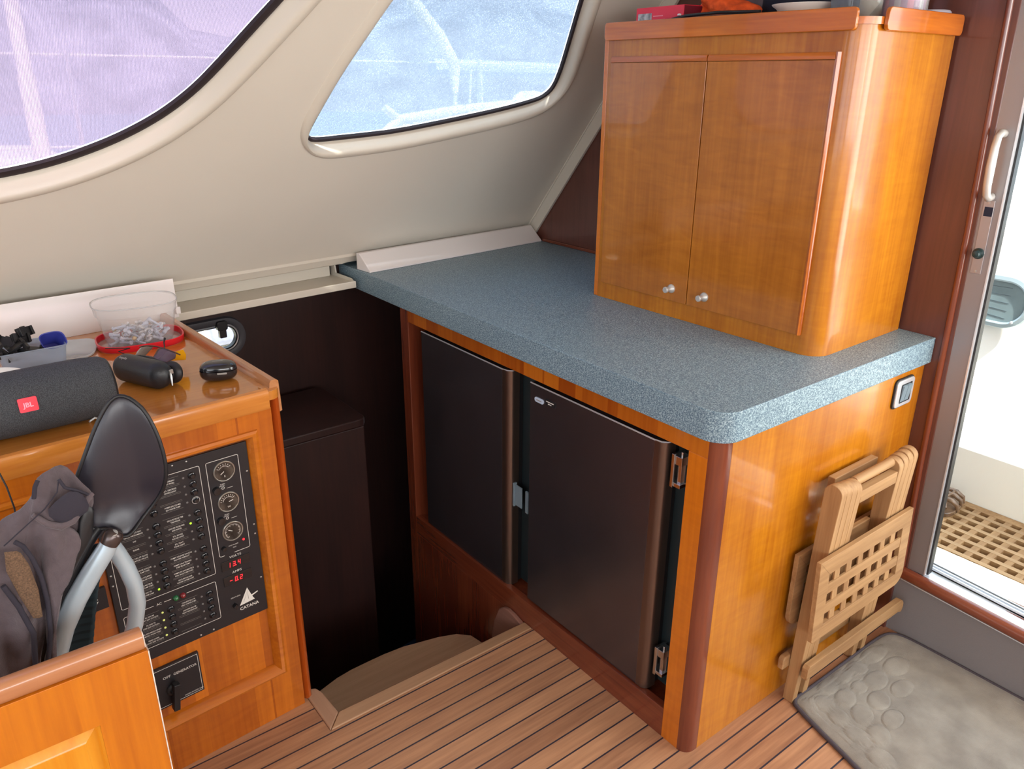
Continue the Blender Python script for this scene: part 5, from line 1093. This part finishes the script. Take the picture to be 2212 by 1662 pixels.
def leg(x0, x1, top_, bot, y0=-0.094, y1=-0.046):
    rr = (y1 - y0) / 2; k = 0.036 * (1 - bot / 0.68)
    P_ = [(y0 + k, bot), (y1 + k * 0.5, bot), (y1, top_ - rr)] + arc((y0 + y1) / 2, top_ - rr, rr, 0, 180, 10)[1:]
    g = MB(); g.prism(P_, 'x', x0, x1); return g.build('leg', 'teak', ft, bevel=0.0018)
leg(0.372, 0.3940, 0.684, 0.0); leg(0.3945, 0.4185, 0.680, 0.13); leg(0.419, 0.4430, 0.677, 0.0); leg(0.4435, 0.4670, 0.674, 0.20)
leg(0.6460, 0.6695, 0.676, 0.20); leg(0.670, 0.6940, 0.679, 0.0); leg(0.6945, 0.7185, 0.682, 0.13); leg(0.719, 0.7410, 0.686, 0.0)
g = MB(); g.tube([(0.467, -0.068, 0.664), (0.646, -0.068, 0.664)], 0.0125, 14); g.build('dowel', 'teak_x', ft, smooth=60)
g = MB(); g.box(0.4675, 0.6455, -0.092, -0.070, 0.612, 0.646); g.build('cross_rail', 'teak_x', ft, bevel=0.002)
g = MB(); g.box(0.440, 0.645, -0.034, -0.014, 0.630, 0.666); g.build('cross_rail', 'teak_x', ft, bevel=0.002)
g = MB(); g.box(0.4675, 0.6455, -0.046, -0.031, 0.440, 0.485); g.build('cross_rail', 'teak_x', ft, bevel=0.003)
def foot(x0, x1, y0, y1, zc, h):
    g = MB(); P_ = [(x0, zc - h / 2)] + [(x1 - 0.012, zc - h / 2)] + arc(x1 - 0.014, zc + h / 2 - 0.030, 0.030, -40, 70, 6) + [(x0 + 0.008, zc + h / 2), (x0, zc + h / 2 - 0.008)]
    g.prism(P_, 'y', y0, y1); return g.build('foot_bar', 'teak_x', ft, bevel=0.004)
foot(0.362, 0.850, -0.092, -0.0745, 0.130, 0.042); foot(0.345, 0.80, -0.030, -0.012, 0.128, 0.040)

# ------------------------------------------------------------------ bath mat
bm_ = thing('bath_mat', (0.6, -0.4, 0.0), 'grey plush bath mat with pebble relief, on the floor before the door sill', 'mat')
OUT = smooth_poly([(0.366, -0.078), (0.385, -0.058), (0.44, -0.061), (0.60, -0.063), (0.80, -0.064), (0.862, -0.072), (0.882, -0.11), (0.884, -0.25), (0.884, -0.78), (0.86, -0.83), (0.22, -0.83), (0.17, -0.80), (0.16, -0.76), (0.30, -0.33)], 2)
peb = [(0.388, -0.098, .032, .022, 0.2), (0.425, -0.122, .030, .026, 0.9), (0.490, -0.092, .036, .024, 0.1), (0.560, -0.092, .030, .024, 0), (0.625, -0.100, .036, .026, 0), (0.722, -0.098, .055, .026, 0), (0.490, -0.145, .038, .026, 0.3), (0.412, -0.172, .030, .026, 0.8),
       (0.620, -0.160, .046, .028, 0.1), (0.560, -0.145, .028, .020, 0.1), (0.470, -0.205, .036, .028, 0.4), (0.395, -0.235, .028, .034, 0), (0.555, -0.205, .040, .028, 0.2), (0.725, -0.165, .050, .030, 0), (0.650, -0.220, .044, .024, 0), (0.440, -0.268, .036, .028, 0.3), (0.372, -0.310, .030, .034, 0.2), (0.520, -0.262, .040, .024, 0.1)]
def inside(P, x, y):
    c = False; j = len(P) - 1
    for i in range(len(P)):
        if (P[i][1] > y) != (P[j][1] > y) and x < (P[j][0] - P[i][0]) * (y - P[i][1]) / (P[j][1] - P[i][1]) + P[i][0]: c = not c
        j = i
    return c
def height(x, y, k):
    h = 0.020 * (1 - k ** 10) ** 0.5 if k < 1 else 0.0
    best = 0
    for px, py, a, b, r in peb:
        c, s_ = math.cos(r), math.sin(r); u = ((x - px) * c + (y - py) * s_) / a; v = (-(x - px) * s_ + (y - py) * c) / b; d = math.sqrt(u * u + v * v)
        best = max(best, 0.0030 * max(0, 1 - d ** 4) ** 0.5 if d < 1 else 0); 
        if 0.96 < d < 1.12: h -= 0.0028 * (1 - abs(d - 1.04) / 0.08) * (k < 0.985)
    w_ = 0.0010 * math.sin(x * 38 + y * 22) + 0.0008 * math.sin(y * 60 - x * 30)
    return 0.006 + h * 0.62 + best * (k < 0.99) + w_ * (k < 0.9)
PB = resample(OUT, 260); cx = 0.56; cy = -0.30; ks = [1 - (1 - i / 120) ** 1.0 for i in range(121)]
rows = []
for i, k in enumerate(ks):
    rows.append([(cx + (p[0] - cx) * k, cy + (p[1] - cy) * k, height(cx + (p[0] - cx) * k, cy + (p[1] - cy) * k, k)) for p in PB])
g = MB(); g.grid(rows, closed=True); g.grid([[(p[0], p[1], 0.006) for p in PB], [(p[0], p[1], 0.0045) for p in PB]], closed=True); g.build('plush_top', 'plush', bm_, smooth=80)
g = MB(); PE = offset(PB, 0.003); g.tube([(p[0], p[1], 0.0062) for p in resample(PE, 160)], 0.0058, 8, closed=True); g.build('bound_edge', 'mat_edge', bm_, smooth=80)

# ------------------------------------------------------------------ clutter on top of the wall cabinet
ct = 1.7287
rb_ = thing('red_box', (0.72, 0.92, ct), 'bright red cardboard box with a small photo, on the wall cabinet top', 'box')
RF = Frame((0.598, 0.905, ct), (-0.05, -0.9987, 0), (0.9987, -0.05, 0))
rb_.location = RF((0.09, 0.06, 0))
g = MB(RF); g.box(0.0, 0.192, 0.0, 0.085, 0.0, 0.066); g.build('carton', 'red_card', rb_, smooth=0, bevel=0.0008)
g = MB(RF); g.box(0.1925, 0.1935, 0.002, 0.083, 0.001, 0.064); g.build('end_flap', 'dark_red_card', rb_, smooth=0)
g = MB(RF); g.box(0.009, 0.066, -0.0012, -0.0002, 0.012, 0.050); g.build('photo_print', 'photo_grey', rb_, smooth=0)
g = MB(RF)
for k, l_ in enumerate((0.040, 0.048, 0.052)): g.box(0.072, 0.072 + l_, -0.0010, -0.0002, 0.040 - k * 0.010, 0.0425 - k * 0.010)
g.build('text_line', plain('pinkish', srgb(248, 150, 160), 0.5), rb_, smooth=0)
pt = thing('black_pouch', (0.55, 0.60, ct), 'flat dark grey pouch with a zip, lying behind the front rail of the wall cabinet', 'pouch')
g = MB(Frame((0.56, 0.56, ct), (0.03, -0.9995, 0), (0.9995, 0.03, 0))); g.pillow(rrect(-0.14, 0.16, -0.03, 0.09, 0.03), 'z', 0.0185, 0.016, n=60, back=0.9); g.build('body', plain('pouch_cloth', (0.06, 0.065, 0.075, 1), 0.6, bump=0.4, bscale=150), pt, smooth=80)
g = MB(); g.tube([(0.545, 0.715, ct + 0.026), (0.540, 0.66, ct + 0.032), (0.536, 0.55, ct + 0.034), (0.540, 0.42, ct + 0.030)], 0.004, 8); g.build('zip', 'black', pt, smooth=60)
g = MB(); g.lathe([(0.006, 0), (0.005, 0.004), (0, 0.005)], (0.540, 0.685, ct + 0.034), 'z', 10); g.build('zip_end', 'alu_bright', pt)
oc = thing('orange_cloth', (0.66, 0.62, ct), 'bright orange crumpled cloth bundle on the wall cabinet top, beside the red box', 'cloth')
def crum(u, v): return 0.010 * math.sin(u * 90 + 2) * math.cos(v * 120) + 0.008 * math.sin(u * 45 - v * 80)
g = MB(); g.pillow(smooth_poly([(0.735, 1.732), (0.742, 1.80), (0.725, 1.85), (0.68, 1.86), (0.62, 1.81), (0.58, 1.80), (0.535, 1.785), (0.53, 1.76), (0.54, 1.732)], 1), 'x', 0.685, 0.045, n=80, rings=14, back=0.9, bend=crum); g.build('bundle', 'orange_cloth', oc, smooth=70)
nb = thing('navy_bag', (0.80, 0.42, ct), 'dark navy soft bag at the back of the wall cabinet top', 'bag')
g = MB(); g.pillow(smooth_poly([(0.56, 1.730), (0.60, 1.80), (0.58, 1.90), (0.42, 1.95), (0.25, 1.93), (0.20, 1.84), (0.22, 1.730)], 1), 'x', 0.78, 0.045, n=80, rings=12, back=0.9, bend=lambda u, v: 0.006 * math.sin(u * 60 + v * 40)); g.build('bag_body', 'navy', nb, smooth=80)
g = MB(); g.add([(0.742, 0.480, 1.82), (0.742, 0.470, 1.82), (0.742, 0.500, 1.86), (0.742, 0.510, 1.86)], [(0, 1, 2, 3)]); g.build('strap', plain('strap_pink', srgb(200, 140, 165), 0.7), nb, smooth=0, solid=0.002)
pt2 = thing('white_dish', (0.62, 0.31, ct), 'shallow white oval dish standing behind the cabinet front rail', 'dish')
g = MB(); g.lathe([(0.001, 0.001), (0.055, 0.001), (0.085, 0.034), (0.098, 0.041), (0.100, 0.044), (0.096, 0.044), (0.080, 0.036), (0.052, 0.005), (0.001, 0.004)], (0.60, 0.335, ct), 'z', 44, sx=0.72, sy=0.82); g.build('bowl', 'white_gel', pt2, smooth=60)
cj = thing('clear_box', (0.63, 0.17, ct), 'clear plastic box beside the white dish on the wall cabinet', 'box')
g = MB(Frame((0.60, 0.212, ct))); tray(g, 0.050, 0.030, 0.070, 0.010); g.build('tray', clear_mat('clear_grey', (0.70, 0.74, 0.78, 1), 0.35, diff=(0.32, 0.36, 0.42, 1)), cj, smooth=40)
gb = thing('glass_tumbler', (0.545, 0.135, ct), 'small clear glass in the gap between the two cabinet rails', 'glass')
g = MB(); g.lathe([(0.0, 0.001), (0.020, 0.001), (0.024, 0.010), (0.0245, 0.036), (0.0280, 0.045), (0.028, 0.085), (0.0265, 0.085), (0.0265, 0.046), (0.022, 0.036), (0.0, 0.006)], (0.540, 0.128, ct), 'z', 28); g.build('cup', clear_mat('tumbler', (0.92, 0.92, 0.90, 1), 0.30, diff=(0.6, 0.6, 0.56, 1)), gb, smooth=60)
pj = thing('striped_jar', (0.68, 0.13, ct), 'clear jar filled with pink and violet striped contents, right end of the cabinet top', 'jar')
g = MB(); g.lathe([(0.0, 0.001), (0.048, 0.001), (0.052, 0.008), (0.054, 0.10), (0.052, 0.13), (0.050, 0.13), (0.0515, 0.10), (0.049, 0.010), (0.0, 0.005)], (0.725, 0.150, ct), 'z', 40); g.build('jar_wall', 'clear', pj, smooth=60)
for k in range(20):
    a0, a1 = 18 * k, 18 * k + 18
    q = arc(0.725, 0.150, 0.0465, a0, a1, 3); g = MB(); g.prism([(0.725, 0.150)] + q, 'z', ct + 0.007, ct + 0.12)
    g.build('content_stripe', ['pink', 'violet', 'lid_grey', 'violet'][k % 4], pj, smooth=0)
wl = thing('pale_lid', (0.83, 0.14, ct), 'pale grey round lid lying behind the end rail of the cabinet top', 'lid')
g = MB(Frame((0.83, 0.138, ct))); g.lathe([(0.0, 0.001), (0.044, 0.001), (0.048, 0.004), (0.048, 0.026), (0.044, 0.030), (0.0, 0.033)], (0, 0, 0), 'z', 36); g.build('disc', 'lid_grey', wl, smooth=50)

# ------------------------------------------------------------------ outside the door: the cockpit
cs = MB(); cs.prism([(0.93, -1.6), (1.145, -1.6), (1.125, 0.6), (0.93, 0.6)], 'z', 0.10, 0.205); struct(cs.build('trim_10', 'cream', smooth=0, bevel=0.006))
cs = MB(); cs.box(0.926, 0.930, -1.42, -0.02, 0.10, 0.222); cs.box(0.9698, 0.990, -1.42, 0.0, 0.2055, 0.222); struct(cs.build('trim_11', 'mahog_y', smooth=0, bevel=0.004))
cs = MB(); cs.box(0.93, 3.4, -3.0, 0.9, 0.02, 0.098); struct(cs.build('floor_cockpit', plain('cockpit_pan', srgb(84, 72, 62), 0.8), smooth=0))
gr = thing('teak_grating', (1.40, -0.4, 0.098), 'pale teak lattice grating laid on the cockpit sole outside the door', 'grating')
zt, zb = 0.1215, 0.0985
xs = [1.3620 + 0.0515 * k - 0.013 for k in range(-3, 6)]; ys = [0.0505 - 0.0535 * k for k in range(-2, 18)]
g = MB(); g.box(1.1500, xs[0] - 0.0005, -0.95, 0.22, zb, zt); g.box(xs[-1] + 0.027 - 0.0005, 1.672, -0.95, 0.22, zb, zt); g.build('border', 'teak', gr, smooth=0, bevel=0.001)
g = MB()
for i in range(len(xs) - 1): g.box(xs[i] + 0.0310, xs[i + 1] - 0.0005, -0.95, 0.22, zb, zt)
g.build('long_slats', wood('teak_y', (0.32, 0.18, 0.08, 1), (0.50, 0.31, 0.15, 1), 'y', rough=0.6, coat=0), gr, smooth=0)
g = MB()
for y in ys: g.box(xs[0] - 0.0004, xs[-1] + 0.026, y + 0.0160, y + 0.0380, zb + 0.001, zt - 0.0008)
g.build('cross_slats', 'teak_x', gr, smooth=0)
cw = thing('cockpit_coaming', (2.0, -0.2, 0.098), 'cream moulded cockpit side and seat outside the glass door', 'cockpit seat')
g = MB(); g.prism([(0.0985, 1.674), (0.31, 1.70), (0.325, 1.715), (0.33, 2.02), (0.345, 2.03), (1.06, 2.09), (1.09, 2.12), (1.10, 2.45), (0.0985, 2.45)][::1], 'y', -3.0, 0.75)
g2 = MB(); g2.prism([(1.674, 0.0985), (1.70, 0.31), (1.715, 0.325), (2.02, 0.33), (2.03, 0.345), (2.09, 1.06), (2.12, 1.09), (2.45, 1.10), (2.45, 0.0985)], 'y', -3.0, 0.75)
g2.build('moulding', 'white_gel', cw, smooth=30, bevel=0.02, seg=3)
hp = thing('side_hatch', (2.05, 0.27, 0.70), 'oval smoked hatch window in the white cockpit side, seen through the door glass', 'window')
HF = Frame((2.046, 0.30, 0.80), (0.02, -1, 0), (0.083, 0.0, 0.9965), (-0.9965, 0, 0.083)); hp.location = HF((0, -0.07, 0))
HO = resample(rrect(-0.16, 0.13, -0.078, 0.078, 0.072, 8), 60)
g = MB(HF); g.grid([[(p[0], p[1], h) for p in offset(HO, d)] for d, h in ((0.0, 0.012), (0.0, 0.020), (0.006, 0.024), (0.020, 0.020), (0.024, 0.006))], closed=True); g.build('rim', plain('hatch_rim', srgb(150, 165, 172), 0.35, metal=0.2), hp, smooth=40)
g = MB(HF); g.prism(offset(HO, 0.001), 'z', 0.008, 0.012); g.build('pane', plain('hatch_pane', srgb(120, 138, 142), 0.12, noise=0.15, nscale=12), hp, smooth=0)
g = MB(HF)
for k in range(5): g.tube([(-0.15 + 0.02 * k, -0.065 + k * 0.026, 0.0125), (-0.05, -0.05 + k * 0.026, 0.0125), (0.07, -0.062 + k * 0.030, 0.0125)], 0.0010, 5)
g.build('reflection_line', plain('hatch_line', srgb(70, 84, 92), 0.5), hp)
g = MB(HF)
for px_, py_ in ((0.10, -0.070), (0.0, -0.086), (-0.10, -0.086)): g.lathe([(0.0, 0.030), (0.005, 0.029), (0.006, 0.022)], (px_, py_, 0.0), 'z', 10)
g.build('bolt', 'alu_bright', hp)
ro = thing('coiled_rope', (2.3, 0.42, 1.10), 'white rope coil on the cockpit side at the right edge', 'rope')
g = MB(); 
for k in range(4): g.tube([(2.28 + (0.07 + 0.006 * k) * math.cos(a * PI / 10), 0.33 + (0.14 - 0.012 * k) * math.sin(a * PI / 10), 1.114 + 0.020 * k + 0.006 * math.sin(a * 1.7 + k)) for a in range(20)], 0.0105, 8, closed=True)
g.build('rope_coil', 'rope', ro, smooth=80)
sd = thing('sandal', (1.56, 0.12, zt), 'brown glossy strapped sandal standing on the cockpit grating against the seat', 'sandal')
SD = Frame((1.575, 0.105, zt + 0.001)).rotz(15)
def sole(a, b): return [(a * math.cos(t) * (1.0), b * math.sin(t) * (1 + 0.18 * math.cos(t))) for t in [2 * PI * k / 40 for k in range(40)]]
g = MB(SD); g.prism(sole(0.095, 0.040), 'z', 0.0, 0.016); g.build('sole', 'sandal', sd, smooth=50, bevel=0.003)
g = MB(SD)
for x0, s_ in ((0.045, 0.042), (0.010, 0.040), (-0.040, 0.034)):
    g.tube([(x0, -s_, 0.010), (x0 - 0.004, -s_ * 0.85, 0.034), (x0 - 0.008, -s_ * 0.3, 0.050), (x0 - 0.004, s_ * 0.4, 0.050), (x0 + 0.004, s_ * 0.9, 0.032), (x0 + 0.006, s_, 0.010)], [0.006, 0.008, 0.0095, 0.0095, 0.008, 0.006], 10)
g.build('strap', 'sandal', sd, smooth=80)
g = MB(SD); g.tube([(0.085, 0.0, 0.014), (0.060, 0.004, 0.046), (0.010, -0.006, 0.056), (-0.03, 0.012, 0.050), (-0.082, 0.0, 0.030)], 0.005, 8); g.build('strap', 'sandal', sd, smooth=80)
hd = MB(); hd.box(0.95, 1.75, -3.0, 0.95, 2.12, 2.17); ht = hd.build('cockpit_shade_roof', 'white_gel', None, smooth=0, base=(1.35, -1.0, 2.12)); tag(ht, 'unseen white roof added to shade the cockpit outside the door', 'roof')  # unseen roof, added to keep the cockpit sole and seat dim

# ------------------------------------------------------------------ outside the windows: side deck, lifelines, sea, moored boats
sea = MB(); sea.add([(-120, -120, -1.6), (120, -120, -1.6), (120, 160, -0.9), (-120, 160, -1.6)], [(0, 1, 2, 3)]); so = sea.build('sea', 'sea', None, smooth=0, base=(0, 0, -1.6)); so['kind'] = 'structure'
dk = MB(); dk.prism([(2.46, 0.60), (2.46, 1.04), (2.50, 1.06), (2.62, 1.08), (2.94, 1.10), (3.0, 1.16), (3.06, 1.16), (3.10, 1.05), (3.10, 0.5)], 'x', -4.0, 3.2); struct(dk.build('floor_side_deck', 'white_gel', smooth=30, bevel=0.01))
hl = MB(); rr_ = random.Random(5); rows = [[], [], []]
for i in range(61):
    a = math.radians(20 + 140 * i / 60); h_ = 10 + 3 * math.sin(i * 0.5) + 2 * math.sin(i * 1.3 + 1) + rr_.uniform(-0.5, 0.5)
    for q, (r0, z0) in enumerate(((70, -1.6), (78, h_ * 0.6), (92, h_))): rows[q].append((r0 * math.cos(a), r0 * math.sin(a), z0))
hl.grid(rows); hs = hl.build('added_backdrop', plain('dim_backdrop', srgb(150, 152, 158), 0.9, noise=0.35, nscale=0.35), None, smooth=60); hs['kind'] = 'structure'  # made-up hazy shore, added to dim the sky behind the windows
def stanchion(x, y, label):
    t = thing('stanchion', (x, y, 1.16), label, 'post', None)
    g = MB(); g.tube([(x, y, 1.16), (x, y, 1.70)], 0.011, 12); g.build('post', 'alu_bright', t)
    g = MB(); g.lathe([(0.035, 1.1605), (0.035, 1.168), (0.017, 1.18), (0.015, 1.21)], (x, y, 0), 'z', 16); g.build('base_socket', 'alu_bright', t)
stanchion(-0.590, 3.03, 'thin lifeline post outside the lavender shaded window')
stanchion(1.520, 3.03, 'lifeline post with hanging lines outside the galley window')
for z, nm in ((1.680, 'upper'), (1.313, 'lower')):
    g = MB(); g.tube([(-4.0, 3.03, z), (-0.59, 3.03, z - 0.001), (1.52, 3.03, z - 0.004), (3.2, 3.03, z - 0.03)], 0.0045, 8)
    tag(g.build('lifeline', 'rope', None, smooth=80, base=(0, 3.03, z)), nm + ' white lifeline wire running along the side deck outside the windows', 'wire')
mp_ = MB(); mp_.tube([(-0.757, 2.98, 1.08), (-0.757, 2.98, 1.60)], 0.034, 18); mp_.tube([(-0.757, 2.98, 1.60), (-0.757, 2.98, 2.9)], 0.028, 18)
tag(mp_.build('white_mast_pole', 'white_gel', None, smooth=60, base=(-0.757, 2.98, 1.08)), 'bright white vertical pole outside the lavender shaded window', 'pole')
cu_ = MB(); cu_.tube([(0.92, 2.9, 2.15), (1.03, 2.9, 1.95), (1.17, 2.9, 1.80), (1.27, 2.9, 1.665), (1.27, 2.9, 1.52)], [0.030, 0.034, 0.040, 0.032, 0.018], 14)
cu_.tube([(1.27, 2.9, 1.52), (1.272, 2.91, 1.30), (1.28, 2.92, 1.085)], 0.011, 10)
tag(cu_.build('curved_davit_tube', 'white_gel', None, smooth=70, base=(1.28, 2.92, 1.085)), 'thick white curved tube seen through the galley window', 'tube')
kb = MB(); kb.tube([(0.70, 2.7, 1.34), (0.80, 2.7, 1.40), (1.15, 2.7, 1.435), (1.45, 2.7, 1.455), (1.60, 2.7, 1.47)], [0.018, 0.026, 0.03, 0.03, 0.020], 14); kb.tube([(0.72, 2.7, 1.46), (0.80, 2.7, 1.40), (0.93, 2.7, 1.30), (1.0, 2.7, 1.09)], 0.020, 12)
tag(kb.build('bent_rail', 'white_gel', None, smooth=70, base=(1.0, 2.7, 1.085)), 'low bent white rail above the side deck, lower part of the galley window', 'rail')
bu = thing('horseshoe_buoy', (1.80, 2.92, 1.10), 'white rounded buoy at the lower right of the galley window', 'buoy')
g = MB(); g.pillow(rrect(1.66, 1.98, 1.12, 1.53, 0.12, 6), 'y', 2.93, 0.05, n=60, back=0.8); g.build('float_body', 'white_gel', bu, smooth=80)
ln = MB()
for dx in (-0.035, 0.0, 0.03): ln.tube([(1.52 + dx, 3.05, 1.66), (1.52 + dx * 1.4, 3.055, 1.45), (1.52 + dx * 1.2, 3.05, 1.16)], 0.007, 8)
tag(ln.build('hanging_lines', 'rope', None, smooth=70, base=(1.52, 3.05, 1.16)), 'bunch of pale lines tied to the lifeline post outside the galley window', 'rope')
fe = MB(); fe.tube([(-0.375, 2.30, 0.596), (-0.365, 2.30, 0.597), (-0.10, 2.30, 0.600)], [0.035, 0.052, 0.052], 20)
tag(fe.build('grey_fender', plain('fender', srgb(128, 132, 156), 0.5, noise=0.1, nscale=40), None, smooth=60, base=(-0.25, 2.30, 0.55)), 'pale grey fender lying outside the oval portlight', 'fender')
pd = MB(); pd.box(-2.5, 1.5, 2.46, 2.50, -0.5, 0.60 + 0.48); struct(pd.build('wall_hull_outer', 'cream', smooth=0))
pd = MB(); pd.box(-2.5, 1.5, 1.90, 2.455, 0.50, 0.54); struct(pd.build('floor_gutter', 'cream', smooth=0))
def yacht(x, y, L_, label, col):
    t = thing('moored_yacht', (x, y, -0.9), label, 'boat', 'yachts moored beyond the side deck')
    rows = []
    for i in range(13):
        u = i / 12; w_ = 1.6 * (1 - (2 * u - 1) ** 4 * 0.85 if u > 0.5 else 1 - 0.15 * (1 - 2 * u)); h_ = 0.9 + 0.5 * u
        rows.append([(x + L_ * (u - 0.5), y - w_, h_ - 0.9), (x + L_ * (u - 0.5) * 0.97, y - w_ * 0.8, -0.89), (x + L_ * (u - 0.5) * 0.97, y + w_ * 0.8, -0.89), (x + L_ * (u - 0.5), y + w_, h_ - 0.9)])
    g = MB(); g.grid(rows, closed=True); g.add([r for r in rows[0]], [(0, 1, 2, 3)]); g.build('hull', col, t, smooth=60)
    g = MB(); g.prism([(x - L_ * 0.25, 0.2), (x + L_ * 0.28, 0.35), (x + L_ * 0.18, 0.85), (x - L_ * 0.2, 0.95)], 'y', y - 0.9, y + 0.9); cb_ = g.build('cabin', 'white_gel', t, bevel=0.08)
    g = MB(); g.prism([(x - L_ * 0.18, 0.52), (x + L_ * 0.2, 0.56), (x + L_ * 0.14, 0.74), (x - L_ * 0.16, 0.78)], 'y', y - 0.915, y - 0.902); g.build('cabin_window', 'black', cb_, smooth=0)
    g = MB(); g.tube([(x + 0.2, y, 0.8), (x + 0.2, y, 11)], 0.09, 10); g.build('mast', 'alu_bright', t)
    g = MB(); g.tube([(x + 0.2, y, 1.7), (x - L_ * 0.36, y, 1.75)], 0.13, 10); g.build('boom', plain('sail_cover', srgb(200, 204, 225), 0.8), t)
yacht(-1.5, 9.0, 9.0, 'white yacht moored beyond the lavender shaded window', 'white_gel')
yacht(9.5, 10.5, 10.0, 'white yacht moored beyond the galley window', 'cream')
